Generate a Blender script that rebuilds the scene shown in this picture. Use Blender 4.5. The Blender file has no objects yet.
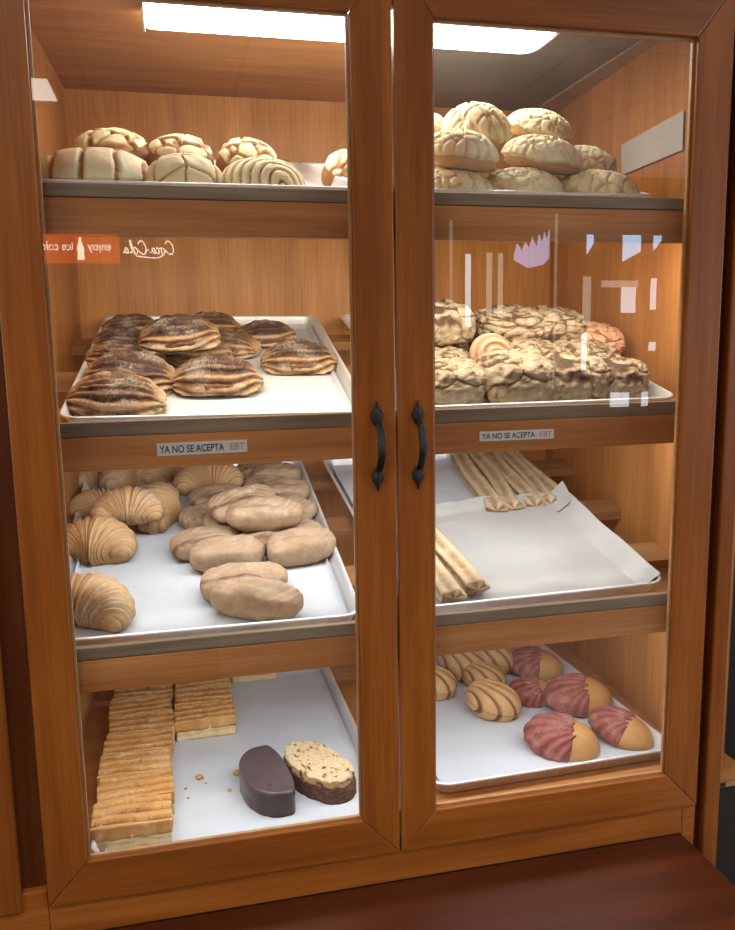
import bpy, bmesh, math, random
from math import sin, cos, pi, radians, sqrt, exp
from mathutils import Vector, Matrix, noise
C = bpy.context.scene.collection
scene = bpy.context.scene
random.seed(7)

# ------------------------------------------------------------------ node helpers
def new_mat(name):
    m = bpy.data.materials.new(name); m.use_nodes = True
    nt = m.node_tree; nt.nodes.clear()
    out = nt.nodes.new('ShaderNodeOutputMaterial')
    b = nt.nodes.new('ShaderNodeBsdfPrincipled')
    nt.links.new(b.outputs[0], out.inputs[0])
    return m, nt, b, out
def nd(nt, t, **kw):
    n = nt.nodes.new(t)
    for k, v in kw.items():
        if k in n.inputs: n.inputs[k].default_value = v
        else: setattr(n, k, v)
    return n
def ramp(nt, fac, stops):
    r = nt.nodes.new('ShaderNodeValToRGB'); e = r.color_ramp.elements
    e[0].position, e[0].color = stops[0][0], (*stops[0][1], 1)
    e[1].position, e[1].color = stops[-1][0], (*stops[-1][1], 1)
    for p, c in stops[1:-1]:
        x = e.new(p); x.color = (*c, 1)
    nt.links.new(fac, r.inputs[0]); return r.outputs[0]
def mixc(nt, fac, a, b, mode='MIX'):
    n = nt.nodes.new('ShaderNodeMix'); n.data_type = 'RGBA'; n.blend_type = mode
    for s, v in ((n.inputs[0], fac), (n.inputs[6], a), (n.inputs[7], b)):
        if hasattr(v, 'links'): nt.links.new(v, s)
        elif isinstance(v, (int, float)): s.default_value = v
        else: s.default_value = (*v, 1)
    return n.outputs[2]
def bump(nt, b, h, strength=.3, dist=.002):
    n = nt.nodes.new('ShaderNodeBump'); n.inputs['Strength'].default_value = strength; n.inputs['Distance'].default_value = dist
    nt.links.new(h, n.inputs['Height']); nt.links.new(n.outputs[0], b.inputs['Normal'])
def coords(nt, scale=(1, 1, 1), rnd=0.0):
    t = nt.nodes.new('ShaderNodeTexCoord'); m = nt.nodes.new('ShaderNodeMapping'); m.inputs['Scale'].default_value = scale
    src = t.outputs['Object']
    if rnd:
        oi = nt.nodes.new('ShaderNodeObjectInfo'); a = nt.nodes.new('ShaderNodeVectorMath'); a.operation = 'ADD'
        sc = nt.nodes.new('ShaderNodeMath'); sc.operation = 'MULTIPLY'; sc.inputs[1].default_value = rnd
        nt.links.new(oi.outputs['Random'], sc.inputs[0]); nt.links.new(src, a.inputs[0]); nt.links.new(sc.outputs[0], a.inputs[1]); src = a.outputs[0]
    nt.links.new(src, m.inputs['Vector']); return m.outputs[0]
def attr(nt, name='m'):
    a = nt.nodes.new('ShaderNodeAttribute'); a.attribute_name = name; return a.outputs['Fac']

def wood(name, dark, mid, light, axis, rough=.38, grain=34, coat=.25):
    m, nt, b, _ = new_mat(name)
    s = [grain, grain, grain]; s[axis] = 1.6
    v = coords(nt, s)
    n1 = nd(nt, 'ShaderNodeTexNoise', Scale=1.0, Detail=5.0, Roughness=.6, Distortion=.6); nt.links.new(v, n1.inputs['Vector'])
    s2 = [9.0, 9.0, 9.0]; s2[axis] = 1.1
    v2 = coords(nt, s2)
    n2 = nd(nt, 'ShaderNodeTexNoise', Scale=1.0, Detail=2.0, Roughness=.5, Distortion=1.6); nt.links.new(v2, n2.inputs['Vector'])
    s3 = [260.0, 260.0, 260.0]; s3[axis] = 7.0
    v3 = coords(nt, s3)
    n3 = nd(nt, 'ShaderNodeTexNoise', Scale=1.0, Detail=2.0); nt.links.new(v3, n3.inputs['Vector'])
    mx = nt.nodes.new('ShaderNodeMath'); mx.operation = 'MULTIPLY_ADD'; mx.inputs[1].default_value = .55
    h = nt.nodes.new('ShaderNodeMath'); h.operation = 'MULTIPLY'; h.inputs[1].default_value = .45
    nt.links.new(n2.outputs[0], h.inputs[0]); nt.links.new(n1.outputs[0], mx.inputs[0]); nt.links.new(h.outputs[0], mx.inputs[2])
    c = ramp(nt, mx.outputs[0], [(.34, dark), (.5, mid), (.66, light)])
    f = ramp(nt, n3.outputs[0], [(.3, (.78, .78, .78)), (.6, (1, 1, 1))])
    c = mixc(nt, 1.0, c, f, 'MULTIPLY')
    nt.links.new(c, b.inputs['Base Color']); b.inputs['Roughness'].default_value = rough
    b.inputs['Specular IOR Level'].default_value = .28; b.inputs['Coat Weight'].default_value = coat; b.inputs['Coat Roughness'].default_value = .25
    bump(nt, b, n1.outputs[0], .08, .001)
    return m

def plain(name, col, rough=.5, metal=0.0, nscale=40, var=.12, bmp=.0, spec=None):
    m, nt, b, _ = new_mat(name)
    v = coords(nt, (1, 1, 1), 3.0)
    n = nd(nt, 'ShaderNodeTexNoise', Scale=nscale, Detail=4.0); nt.links.new(v, n.inputs['Vector'])
    c = ramp(nt, n.outputs[0], [(.3, tuple(x * (1 - var) for x in col)), (.7, tuple(min(1, x * (1 + var)) for x in col))])
    nt.links.new(c, b.inputs['Base Color']); b.inputs['Roughness'].default_value = rough; b.inputs['Metallic'].default_value = metal
    if bmp: bump(nt, b, n.outputs[0], bmp, .002)
    return m

def emis(name, col, s):
    m = bpy.data.materials.new(name); m.use_nodes = True; nt = m.node_tree; nt.nodes.clear()
    out = nt.nodes.new('ShaderNodeOutputMaterial'); e = nt.nodes.new('ShaderNodeEmission')
    e.inputs[0].default_value = (*col, 1); e.inputs[1].default_value = s; nt.links.new(e.outputs[0], out.inputs[0]); return m

def baked(name, stops, speck=None, speck_amt=.5, nscale=90, rough=.7, bmp=.5, dist=.002, mixn=.25, rnd=3.0, tint=None):
    """bread crust: the mesh attribute m (0..1) drives the ramp, noise breaks it up, a second noise adds powder or specks"""
    m, nt, b, _ = new_mat(name)
    v = coords(nt, (1, 1, 1), rnd)
    n = nd(nt, 'ShaderNodeTexNoise', Scale=nscale, Detail=6.0, Roughness=.65); nt.links.new(v, n.inputs['Vector'])
    a = attr(nt)
    s = nt.nodes.new('ShaderNodeMath'); s.operation = 'SUBTRACT'; s.inputs[1].default_value = .5; nt.links.new(n.outputs[0], s.inputs[0])
    k = nt.nodes.new('ShaderNodeMath'); k.operation = 'MULTIPLY_ADD'; k.inputs[1].default_value = mixn * 2
    nt.links.new(s.outputs[0], k.inputs[0]); nt.links.new(a, k.inputs[2])
    c = ramp(nt, k.outputs[0], stops)
    if speck:
        n2 = nd(nt, 'ShaderNodeTexNoise', Scale=nscale * 3.2, Detail=3.0, Roughness=.7); nt.links.new(v, n2.inputs['Vector'])
        n3 = nd(nt, 'ShaderNodeTexNoise', Scale=nscale * .3, Detail=2.0); nt.links.new(v, n3.inputs['Vector'])
        q = nt.nodes.new('ShaderNodeMath'); q.operation = 'MULTIPLY'; nt.links.new(n2.outputs[0], q.inputs[0]); nt.links.new(n3.outputs[0], q.inputs[1])
        f = ramp(nt, q.outputs[0], [(.24, (0, 0, 0)), (.36, (speck_amt,) * 3)])
        c = mixc(nt, f, c, speck)
    nt.links.new(c, b.inputs['Base Color']); b.inputs['Roughness'].default_value = rough
    b.inputs['Subsurface Weight'].default_value = 0.0
    bump(nt, b, n.outputs[0], bmp, dist)
    return m

# ------------------------------------------------------------------ materials
W_door_v = wood('wood_door_vertical', (.19, .054, .0075), (.262, .078, .011), (.345, .110, .017), 2, coat=.08)
W_door_h = wood('wood_door_horizontal', (.19, .054, .0075), (.262, .078, .011), (.345, .110, .017), 0, coat=.08)
W_frame_v = wood('wood_frame_vertical', (.17, .045, .006), (.24, .066, .009), (.32, .10, .016), 2, coat=.08)
W_frame_h = wood('wood_frame_horizontal', (.22, .062, .009), (.31, .095, .015), (.42, .14, .026), 0, coat=.08)
W_groove = wood('wood_groove', (.07, .016, .003), (.10, .025, .005), (.14, .04, .008), 2)
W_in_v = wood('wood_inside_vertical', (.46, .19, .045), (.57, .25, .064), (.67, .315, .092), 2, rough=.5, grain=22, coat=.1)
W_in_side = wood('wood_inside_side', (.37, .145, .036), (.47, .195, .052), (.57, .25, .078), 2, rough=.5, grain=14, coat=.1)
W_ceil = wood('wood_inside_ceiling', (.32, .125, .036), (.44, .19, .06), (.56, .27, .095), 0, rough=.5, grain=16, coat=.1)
W_rail = wood('wood_shelf_rail', (.34, .125, .032), (.45, .18, .052), (.57, .255, .085), 0, rough=.45, grain=30, coat=.15)
W_lip = wood('wood_shelf_lip_grey', (.13, .095, .062), (.21, .158, .105), (.30, .235, .165), 0, rough=.5, grain=45, coat=.05)
W_slat = wood('wood_slat', (.24, .105, .035), (.32, .15, .055), (.42, .22, .09), 0, rough=.5)
W_counter = wood('wood_counter_dark', (.045, .0085, .002), (.07, .014, .003), (.10, .022, .004), 0, rough=.45, grain=12, coat=.0)
W_ceil_refl = plain('grey_ceiling_reflection', (.20, .165, .135), .7, nscale=8, var=.15)  # grey stands in for the room ceiling mirrored in the door glass
M_alu = None
def make_alu():
    m, nt, b, _ = new_mat('aluminium_tray')
    v = coords(nt, (60, 4, 60))
    n = nd(nt, 'ShaderNodeTexNoise', Scale=1.0, Detail=4.0); nt.links.new(v, n.inputs['Vector'])
    c = ramp(nt, n.outputs[0], [(.3, (.72, .72, .72)), (.7, (.88, .88, .88))])
    nt.links.new(c, b.inputs['Base Color']); b.inputs['Metallic'].default_value = .38
    r = ramp(nt, n.outputs[0], [(.3, (.42,) * 3), (.7, (.3,) * 3)]); nt.links.new(r, b.inputs['Roughness'])
    return m
M_alu = make_alu()
def make_paper(name, col, rough=.6, bmp=.35, sc=14, transl=0):
    m, nt, b, _ = new_mat(name)
    v = coords(nt, (1, 1, 1), 2.0)
    n = nd(nt, 'ShaderNodeTexNoise', Scale=sc, Detail=5.0, Roughness=.6, Distortion=1.2); nt.links.new(v, n.inputs['Vector'])
    n2 = nd(nt, 'ShaderNodeTexNoise', Scale=6.0, Detail=3.0); nt.links.new(v, n2.inputs['Vector'])
    c = ramp(nt, n2.outputs[0], [(.35, tuple(x * .88 for x in col)), (.65, col)])
    nt.links.new(c, b.inputs['Base Color']); b.inputs['Roughness'].default_value = rough
    bump(nt, b, n.outputs[0], bmp, .004)
    return m
M_parch = make_paper('parchment_white', (.60, .63, .66), bmp=.6)
M_parch_g = make_paper('parchment_greasy', (.50, .49, .46), rough=.35, bmp=.9, sc=9)
M_card = make_paper('white_card', (.50, .46, .40), .6, .05)
M_label = make_paper('label_paper', (.66, .66, .64), .5, .02)
M_ink = plain('black_ink', (.03, .03, .035), .6, nscale=10)
M_ink_o = plain('brown_orange_ink', (.42, .20, .10), .6, nscale=10)
M_iron = plain('black_hammered_iron', (.035, .032, .030), .42, .75, nscale=420, var=.7, bmp=.9)
M_bead = plain('glazing_bead_pale', (.42, .22, .09), .5)
M_dark = plain('dark_wall_paint', (.020, .012, .008), .7)
M_ledge = plain('beige_ledge_paint', (.42, .27, .14), .6)

def glass_mat():
    m = bpy.data.materials.new('door_glass'); m.use_nodes = True; nt = m.node_tree; nt.nodes.clear()
    out = nt.nodes.new('ShaderNodeOutputMaterial'); mx = nt.nodes.new('ShaderNodeMixShader')
    tr = nt.nodes.new('ShaderNodeBsdfTransparent'); tr.inputs[0].default_value = (.97, .975, .97, 1)
    gl = nt.nodes.new('ShaderNodeBsdfGlossy'); gl.inputs['Roughness'].default_value = 0.0; gl.inputs[0].default_value = (1, 1, 1, 1)
    # two-sided Schlick reflectance of a double surface (same from inside and outside)
    ge = nt.nodes.new('ShaderNodeNewGeometry'); dt = nt.nodes.new('ShaderNodeVectorMath'); dt.operation = 'DOT_PRODUCT'
    nt.links.new(ge.outputs['Normal'], dt.inputs[0]); nt.links.new(ge.outputs['Incoming'], dt.inputs[1])
    def mt(op, a, b=None, c=None):
        n = nt.nodes.new('ShaderNodeMath'); n.operation = op
        for i, v in enumerate((a, b, c)):
            if v is None: continue
            if hasattr(v, 'links'): nt.links.new(v, n.inputs[i])
            else: n.inputs[i].default_value = v
        return n.outputs[0]
    f5 = mt('POWER', mt('SUBTRACT', 1.0, mt('ABSOLUTE', dt.outputs['Value'])), 5.0)
    fac = mt('MULTIPLY_ADD', f5, .9, .078)
    nt.links.new(fac, mx.inputs[0]); nt.links.new(tr.outputs[0], mx.inputs[1]); nt.links.new(gl.outputs[0], mx.inputs[2])
    nt.links.new(mx.outputs[0], out.inputs[0]); return m
M_glass = glass_mat()

B_bun = baked('bun_golden_crust', [(.0, (.52, .27, .10)), (.5, (.36, .155, .05)), (1, (.20, .075, .025))], nscale=50, bmp=.2)
B_bunpale = baked('bun_pale_crust', [(.0, (.72, .50, .25)), (.5, (.64, .38, .16)), (1, (.50, .25, .09))], nscale=50, bmp=.2)
B_sugar = baked('sugar_topping_cream', [(.0, (.84, .76, .50)), (.45, (.76, .63, .34)), (1, (.36, .16, .055))], nscale=160, bmp=.5, dist=.0015, mixn=.12)
B_sugarw = baked('sugar_topping_pale', [(.0, (.90, .83, .58)), (.45, (.83, .72, .42)), (1, (.36, .15, .045))], nscale=160, bmp=.6, dist=.002, mixn=.15)
B_flaky = baked('dark_flaky_crust', [(.0, (.50, .33, .17)), (.38, (.30, .15, .06)), (.6, (.12, .05, .022)), (1, (.04, .018, .011))], speck=(.52, .46, .38), speck_amt=.45, nscale=110, bmp=.7, dist=.002, mixn=.30)
B_fill = baked('meat_filling', [(.0, (.07, .025, .015)), (1, (.22, .07, .035))], nscale=200, bmp=.8, mixn=.6)
B_crumb = baked('crumb_crust', [(.0, (.50, .41, .29)), (.4, (.38, .29, .18)), (.68, (.24, .155, .085)), (1, (.085, .042, .022))], nscale=180, bmp=.9, dist=.003, mixn=.22)
B_pink = baked('pink_crust', [(.0, (.62, .30, .20)), (.5, (.66, .42, .24)), (1, (.25, .09, .05))], nscale=130, bmp=.7)
B_crois = baked('croissant_crust', [(.0, (.60, .40, .20)), (.45, (.45, .25, .10)), (1, (.20, .085, .03))], speck=(.70, .58, .42), speck_amt=.35, nscale=60, bmp=.3, mixn=.22)
B_roll = baked('roll_sugar_crust', [(.0, (.48, .33, .20)), (.5, (.35, .215, .115)), (1, (.17, .085, .04))], speck=(.56, .47, .36), speck_amt=.45, nscale=150, bmp=.5, mixn=.3)
B_stick = baked('stick_crust', [(.0, (.60, .46, .28)), (.5, (.46, .31, .16)), (1, (.18, .09, .04))], speck=(.66, .58, .44), speck_amt=.4, nscale=150, bmp=.7, mixn=.2)
B_puff = baked('puff_glazed_top', [(.0, (.66, .37, .12)), (.5, (.50, .22, .05)), (1, (.15, .048, .012))], speck=(.78, .56, .30), speck_amt=.4, nscale=70, bmp=.6, dist=.003, mixn=.3)
B_cream = baked('cream_layers', [(.0, (.74, .60, .36)), (.5, (.66, .46, .22)), (1, (.46, .25, .09))], nscale=90, bmp=.5, mixn=.3)
B_choc = baked('chocolate_glaze', [(.0, (.11, .085, .09)), (1, (.028, .012, .008))], nscale=60, rough=.25, bmp=.5, mixn=.2)  # lighter bluish stop paints the daylight sheen into the top
B_sponge = baked('sponge_crumb', [(.0, (.74, .58, .36)), (.5, (.50, .31, .13)), (.8, (.20, .09, .04)), (1, (.06, .022, .012))], nscale=230, bmp=1.0, dist=.004, mixn=.45)
B_shell = baked('shell_cookie', [(.0, (.58, .37, .17)), (.5, (.45, .25, .10)), (1, (.15, .06, .02))], nscale=60, bmp=.25, mixn=.15)
B_golden = baked('golden_brown_crust', [(.0, (.62, .36, .14)), (.5, (.47, .23, .075)), (1, (.22, .085, .025))], nscale=40, rough=.45, bmp=.25, mixn=.3)
B_pinkcap = baked('pink_sugar', [(.0, (.38, .12, .095)), (.5, (.27, .07, .058)), (1, (.12, .022, .018))], speck=(.62, .36, .28), speck_amt=.35, nscale=150, bmp=.6, mixn=.3)

# ------------------------------------------------------------------ object helpers
def link(o, parent=None):
    C.objects.link(o)
    if parent: o.parent = parent
    return o
def mesh_obj(name, V, Fc, mats, parent=None, mi=None, smooth=False, m=None, loc=None):
    me = bpy.data.meshes.new(name); me.from_pydata([tuple(v) for v in V], [], Fc)
    for x in (mats if isinstance(mats, (list, tuple)) else [mats]): me.materials.append(x)
    if mi: 
        for p, i in zip(me.polygons, mi): p.material_index = i
    if smooth: me.polygons.foreach_set('use_smooth', [True] * len(me.polygons))
    if m is not None:
        a = me.attributes.new('m', 'FLOAT', 'POINT'); a.data.foreach_set('value', m)
    me.update()
    o = bpy.data.objects.new(name, me)
    if loc: o.location = loc
    return link(o, parent)
def tag(o, label=None, cat=None, group=None, kind=None):
    if label: o['label'] = label
    if cat: o['category'] = cat
    if group: o['group'] = group
    if kind: o['kind'] = kind
    return o
def empty(name, loc=(0, 0, 0), rot=(0, 0, 0)):
    o = bpy.data.objects.new(name, None); o.empty_display_size = .05; o.location = loc; o.rotation_euler = rot
    return link(o)
class MB:
    def __init__(s): s.V = []; s.F = []; s.mi = []
    def add(s, V, Fc, mi=0):
        n = len(s.V); s.V += V; s.F += [[n + i for i in f] for f in Fc]; s.mi += [mi] * len(Fc)
    def box(s, x0, x1, y0, y1, z0, z1, mi=0):
        s.add([(x0, y0, z0), (x1, y0, z0), (x1, y1, z0), (x0, y1, z0), (x0, y0, z1), (x1, y0, z1), (x1, y1, z1), (x0, y1, z1)],
              [(0, 3, 2, 1), (4, 5, 6, 7), (0, 1, 5, 4), (1, 2, 6, 5), (2, 3, 7, 6), (3, 0, 4, 7)], mi)
    def prism(s, pts, y0, y1, mi=0):   # xz polygon, extruded in y
        n = len(pts)
        s.add([(x, y0, z) for x, z in pts] + [(x, y1, z) for x, z in pts],
              [tuple(range(n)), tuple(reversed(range(n, 2 * n)))] + [(i, i + n, (i + 1) % n + n, (i + 1) % n) for i in range(n)], mi)
    def plan(s, pts, z0, z1, mi=0):   # xy polygon, extruded in z
        n = len(pts)
        s.add([(x, y, z0) for x, y in pts] + [(x, y, z1) for x, y in pts],
              [tuple(reversed(range(n))), tuple(range(n, 2 * n))] + [(i, (i + 1) % n, (i + 1) % n + n, i + n) for i in range(n)], mi)
    def build(s, name, mats, parent=None, bevel=0.0, off=(0, 0, 0)):
        V = [(v[0] - off[0], v[1] - off[1], v[2] - off[2]) for v in s.V]
        o = mesh_obj(name, V, s.F, mats, parent, s.mi)
        bm = bmesh.new(); bm.from_mesh(o.data); bmesh.ops.recalc_face_normals(bm, faces=bm.faces); bm.to_mesh(o.data); bm.free()
        if bevel:
            b = o.modifiers.new('bevel', 'BEVEL'); b.width = bevel; b.segments = 2; b.limit_method = 'ANGLE'
        return o

# ------------------------------------------------------------------ camera (fitted to the photograph)
CX, CY, CZ, YAW, PIT, ROLL, FPX = -.2963, -1.1023, .7129, .2257, -.1532, -.0156, 817.71
Fw = Vector((sin(YAW) * cos(PIT), cos(YAW) * cos(PIT), sin(PIT))); Rt = Vector((cos(YAW), -sin(YAW), 0)); Up = Rt.cross(Fw)
R2 = cos(ROLL) * Rt + sin(ROLL) * Up; U2 = -sin(ROLL) * Rt + cos(ROLL) * Up
cam = bpy.data.cameras.new('camera'); co = bpy.data.objects.new('camera', cam); link(co)
mw = Matrix((R2, U2, -Fw)).transposed().to_4x4(); mw.translation = (CX, CY, CZ); co.matrix_world = mw
cam.sensor_fit = 'HORIZONTAL'; cam.sensor_width = 36; cam.lens = 36 * FPX / 735; cam.clip_start = .02
scene.camera = co

# ------------------------------------------------------------------ cabinet
ZT, ZB, ZTO, ZBO = 1.1303, 0.0, 1.205, -.060
GL, GR = -.495, .605        # back corners of the interior
YB = .792; ZF = -.038; ZC = 1.2366
cab = empty('display_cabinet', (0, .4, -1.0))
tag(cab, 'orange varnished wooden bakery display cabinet with two glazed doors and four shelves', 'cabinet')
OFF = (0, .4, -1.0)
def cpart(mb, name, mats, bevel=.0, parent=cab, kind=None):
    o = mb.build(name, mats, parent, bevel, OFF if parent is cab else (0, 0, 0))
    return o
b = MB(); b.box(GL - .02, GR + .03, YB, YB + .02, ZF, ZC + .02)
bk = cpart(b, 'back_panel', W_in_v)
b = MB(); b.plan([(-.52, .045), (GL, YB), (GL - .02, YB), (-.54, .045)], ZF, ZC + .02); cpart(b, 'side_panel', W_in_side)
b = MB(); b.plan([(.562, .045), (.59, .045), (GR + .03, YB), (GR, YB)], ZF, ZC + .02); cpart(b, 'side_panel', W_in_side)
b = MB(); b.box(-.54, .138, .045, YB, ZC, ZC + .02); cpart(b, 'ceiling_panel', W_ceil)
b = MB(); b.box(.14, GR + .03, .045, YB, ZC, ZC + .02); cpart(b, 'ceiling_panel', W_ceil_refl)  # right half carries the reflected room ceiling as grey colour
b = MB(); b.box(.545, GR + .03, .046, YB - .001, ZC - .005, ZC - .0005); cpart(b, 'ceiling_reflection_strip', plain('pale_reflection_strip', (.34, .22, .13), .6))  # pale band added beside the grey, part of the same painted reflection
b = MB(); b.box(-.54, GR + .03, .045, YB, ZF - .02, ZF); cpart(b, 'floor_panel', W_rail)
# face frame behind the doors: rails, stiles with a dark groove
b = MB()
b.box(-.548, .5180, .016, .044, -.112, -.036); cpart(b, 'face_frame_rail', W_frame_h, .002)
b = MB(); b.box(-.548, .5180, .016, .044, 1.15, 1.32); cpart(b, 'face_frame_rail', W_frame_h, .002)
b = MB(); b.box(-.62, -.475, .016, .044, -.036, 1.15); cpart(b, 'face_frame_stile', W_groove, .001)
b = MB(); b.box(.482, .5185, .0165, .0445, -1.0, 1.149); cpart(b, 'face_frame_stile', W_frame_v, .002)
b = MB(); b.box(.5185, .538, .034, .050, -1.0, 1.32); cpart(b, 'groove_strip', W_groove)
b = MB(); b.box(.538, .566, .018, .060, -1.0, 1.32); cpart(b, 'edge_strip', W_frame_v, .003)
b = MB(); b.box(-.62, -.5075, .006, .0155, -.112, -.037); b.box(-.5075, .4860, .006, .0155, -.112, -.062); cpart(b, 'bottom_rail', W_frame_h, .002)
b = MB(); b.box(.4865, .5085, .006, .0155, -.5, -.0615); cpart(b, 'corner_block', W_frame_h, .002)

def door(x0, x1, gx0, gx1, hx, label):
    b = MB(); g = .0004
    y0, y1 = 0.0, .014
    b.prism([(x0, ZBO), (gx0 - g, ZB), (gx0 - g, ZT), (x0, ZTO)], y0, y1, 0)
    b.prism([(x1, ZBO), (x1, ZTO), (gx1 + g, ZT), (gx1 + g, ZB)], y0, y1, 0)
    b.prism([(x0 + 2 * g, ZBO), (x1 - 2 * g, ZBO), (gx1, ZB), (gx0, ZB)], y0, y1, 1)
    b.prism([(x0 + 2 * g, ZTO), (gx0, ZT), (gx1, ZT), (x1 - 2 * g, ZTO)], y0, y1, 1)
    d = b.build('door', [W_door_v, W_door_h], cab, .0016, OFF)
    # glazing bead inside the frame
    b = MB(); t = .0035
    b.box(gx0, gx0 + t, .0085, .0142, ZB, ZT); b.box(gx1 - t, gx1, .0085, .0142, ZB, ZT)
    b.box(gx0 + t, gx1 - t, .0085, .0142, ZB, ZB + t); b.box(gx0 + t, gx1 - t, .0085, .0142, ZT - t, ZT)
    b.build('glazing_bead', M_bead, d, 0, OFF)
    mesh_obj('glass_pane', [(gx0 - 0, .008 - .4, ZB + 1), (gx1, .008 - .4, ZB + 1), (gx1, .008 - .4, ZT + 1), (gx0, .008 - .4, ZT + 1)], [(0, 1, 2, 3)], M_glass, d)
    # handle: two spear-shaped back plates and a bowed grip
    V = []; Fc = []
    def plate(cz, s):
        n = 28; pts = []
        prof = [(0, .0215), (.0016, .0175), (.0022, .014), (.0046, .0105), (.0078, .006), (.0088, .001), (.0078, -.004), (.005, -.008), (.0042, -.012)]
        ring = [(x, z) for x, z in prof] + [(-x, z) for x, z in reversed(prof[1:])]
        n = len(ring); base = len(V)
        for k, (sc, y) in enumerate(((1, -.0005), (1, -.0028), (.75, -.0052))):
            for x, z in ring: V.append((hx + x * sc, y, cz + s * (z * sc)))
        for k in range(2):
            for i in range(n): Fc.append((base + k * n + i, base + k * n + (i + 1) % n, base + (k + 1) * n + (i + 1) % n, base + (k + 1) * n + i))
        Fc.append(tuple(base + 2 * n + i for i in range(n)))
    plate(.6055, 1); plate(.5215, -1)
    base = len(V); N = 22; K = 12
    for i in range(N + 1):
        t = i / N; z = .598 - t * .069; y = -.004 - .021 * sin(pi * t) ** .8; w = .0048 + .0012 * sin(pi * t)
        for k in range(K):
            a = 2 * pi * k / K; rr = 1 + .08 * noise.noise(Vector((i * .9, k * 1.3, hx * 50)))
            V.append((hx + .001 + w * cos(a) * rr, y + .0032 * sin(a) * rr, z))
    for i in range(N):
        for k in range(K): Fc.append((base + i * K + k, base + i * K + (k + 1) % K, base + (i + 1) * K + (k + 1) % K, base + (i + 1) * K + k))
    V = [(x, y - .4, z + 1) for x, y, z in V]
    h = mesh_obj('handle', V, Fc, M_iron, d, smooth=True); h['label'] = 'black hammered iron pull with spear-shaped ends'
    bm = bmesh.new(); bm.from_mesh(h.data); bmesh.ops.recalc_face_normals(bm, faces=bm.faces); bm.to_mesh(h.data); bm.free()
    return d
door(-.5063, -.0018, -.4511, -.0582, -.0290, '')
door(.0012, .5081, .0552, .4502, .0300, '')

# shelves: front rail with grey lip, slats running across, back cleat
TRAY_W, TRAY_D, D0 = .457, .66, .0674
def xr(y): return .480 if y < .045 else .562 + (GR - .562) * (y - .045) / (YB - .045) - .001
def xl(y): return -.473 if y < .045 else -.52 + (GL + .52) * (y - .045) / (YB - .045) + .001
for (yr, zl1, zl0, zb0, inc, zrim) in ((.030, .9135, .897, .8490, .2498, .9238), (.092, .6035, .5835, .5345, .2492, .5935), (.024, .3010, .2835, .2365, .2257, .3069)):
    y2 = yr + (.02 if yr > .045 else .0145)
    b = MB(); b.plan([(xl(yr), yr), (xr(yr), yr), (xr(y2), y2), (xl(y2), y2)], zb0, zl0 - .0012)
    rl = cpart(b, 'shelf_rail', W_rail, .0015)
    b = MB(); b.plan([(xl(yr), yr), (xr(yr), yr), (xr(yr + .012), yr + .012), (xl(yr + .012), yr + .012)], zl0, zl1)
    lp = b.build('rail_lip', W_lip, rl, .001, OFF)
    for v0, wd in ((.12, .07), (.33, .06), (.57, .06)):
        a = inc; z = zrim - .027
        def P(v, w): return (D0 + v * cos(a) - w * sin(a), z + v * sin(a) + w * cos(a))
        q = [P(v0, -.018), P(v0 + wd, -.018), P(v0 + wd, 0), P(v0, 0)]
        V = [(xl(y), y, zz) for y, zz in q] + [(xr(y), y, zz) for y, zz in q]
        V = [(x, y - .4, zz + 1) for x, y, zz in V]
        mesh_obj('slat', V, [(0, 1, 2, 3), (7, 6, 5, 4), (0, 4, 5, 1), (1, 5, 6, 2), (2, 6, 7, 3), (3, 7, 4, 0)], W_slat, cab)

# neighbouring cupboard at the left, counter under the doors
nb = empty('cupboard', (-.75, .02, -1.0))
b = MB(); b.box(-.96, -.541, 0, .0155, -.0645, 1.3); d = b.build('door', W_door_v, nb, .004, (-.75, .02, -1.0))
b = MB(); b.box(-1.2, -.621, .016, .3, -1.0, 1.32); b.build('carcass', W_frame_v, nb, 0, (-.75, .02, -1.0))
tag(nb, 'neighbouring wooden cupboard door cut by the left edge, beside the glazed cabinet', 'cupboard')
ct = empty('counter', (-.5, -.35, -1.0))
b = MB(); b.box(-1.6, .4862, -.75, .0055, -.155, -.111); b.build('countertop', W_counter, ct, .003, (-.5, -.35, -1.0))
b = MB(); b.box(-1.6, .46, -.70, .0055, -1.0, -.156); b.build('base', W_frame_v, ct, 0, (-.5, -.35, -1.0))
tag(ct, 'dark reddish brown wooden counter jutting out below the glazed doors', 'counter')

# ceiling light of the cabinet
lt = empty('tube_light', (.02, .285, ZC - .001))
def capsule(x0, x1, y0, y1, r, z0, z1, n=10):
    pts = [(x0, y0), (x1 - r, y0)] + [(x1 - r + r * sin(a), y0 + r - r * cos(a)) for a in [pi / 2 * i / n for i in range(1, n)]] + \
          [(x1, y0 + r), (x1, y1 - r)] + [(x1 - r + r * cos(a), y1 - r + r * sin(a)) for a in [pi / 2 * i / n for i in range(1, n)]] + [(x1 - r, y1), (x0, y1)]
    return pts
b = MB(); b.plan([(x - .02, y - .285) for x, y in capsule(-.318, .347, .238, .340, .03, 0, 0)], -.030, -.004)
o = b.build('diffuser', emis('tube_diffuser_glow', (1.0, .955, .87), 19.0), lt, .008)
b = MB(); b.box(-.3425, -.3385, -.050, .053, -.033, 0); b.build('end_cap', plain('white_plastic_end', (.75, .72, .66), .4), lt, .001)
b = MB(); b.box(.3285, .337, -.040, .045, -.022, 0); b.build('end_cap', plain('white_plastic_cap', (.75, .72, .66), .4), lt, .001)
b = MB(); b.box(-.338, .328, -.04, .04, -.004, .0008); b.build('base_plate', M_card, lt)
tag(lt, 'glowing white tube light under the top panel of the cabinet', 'light')

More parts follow.
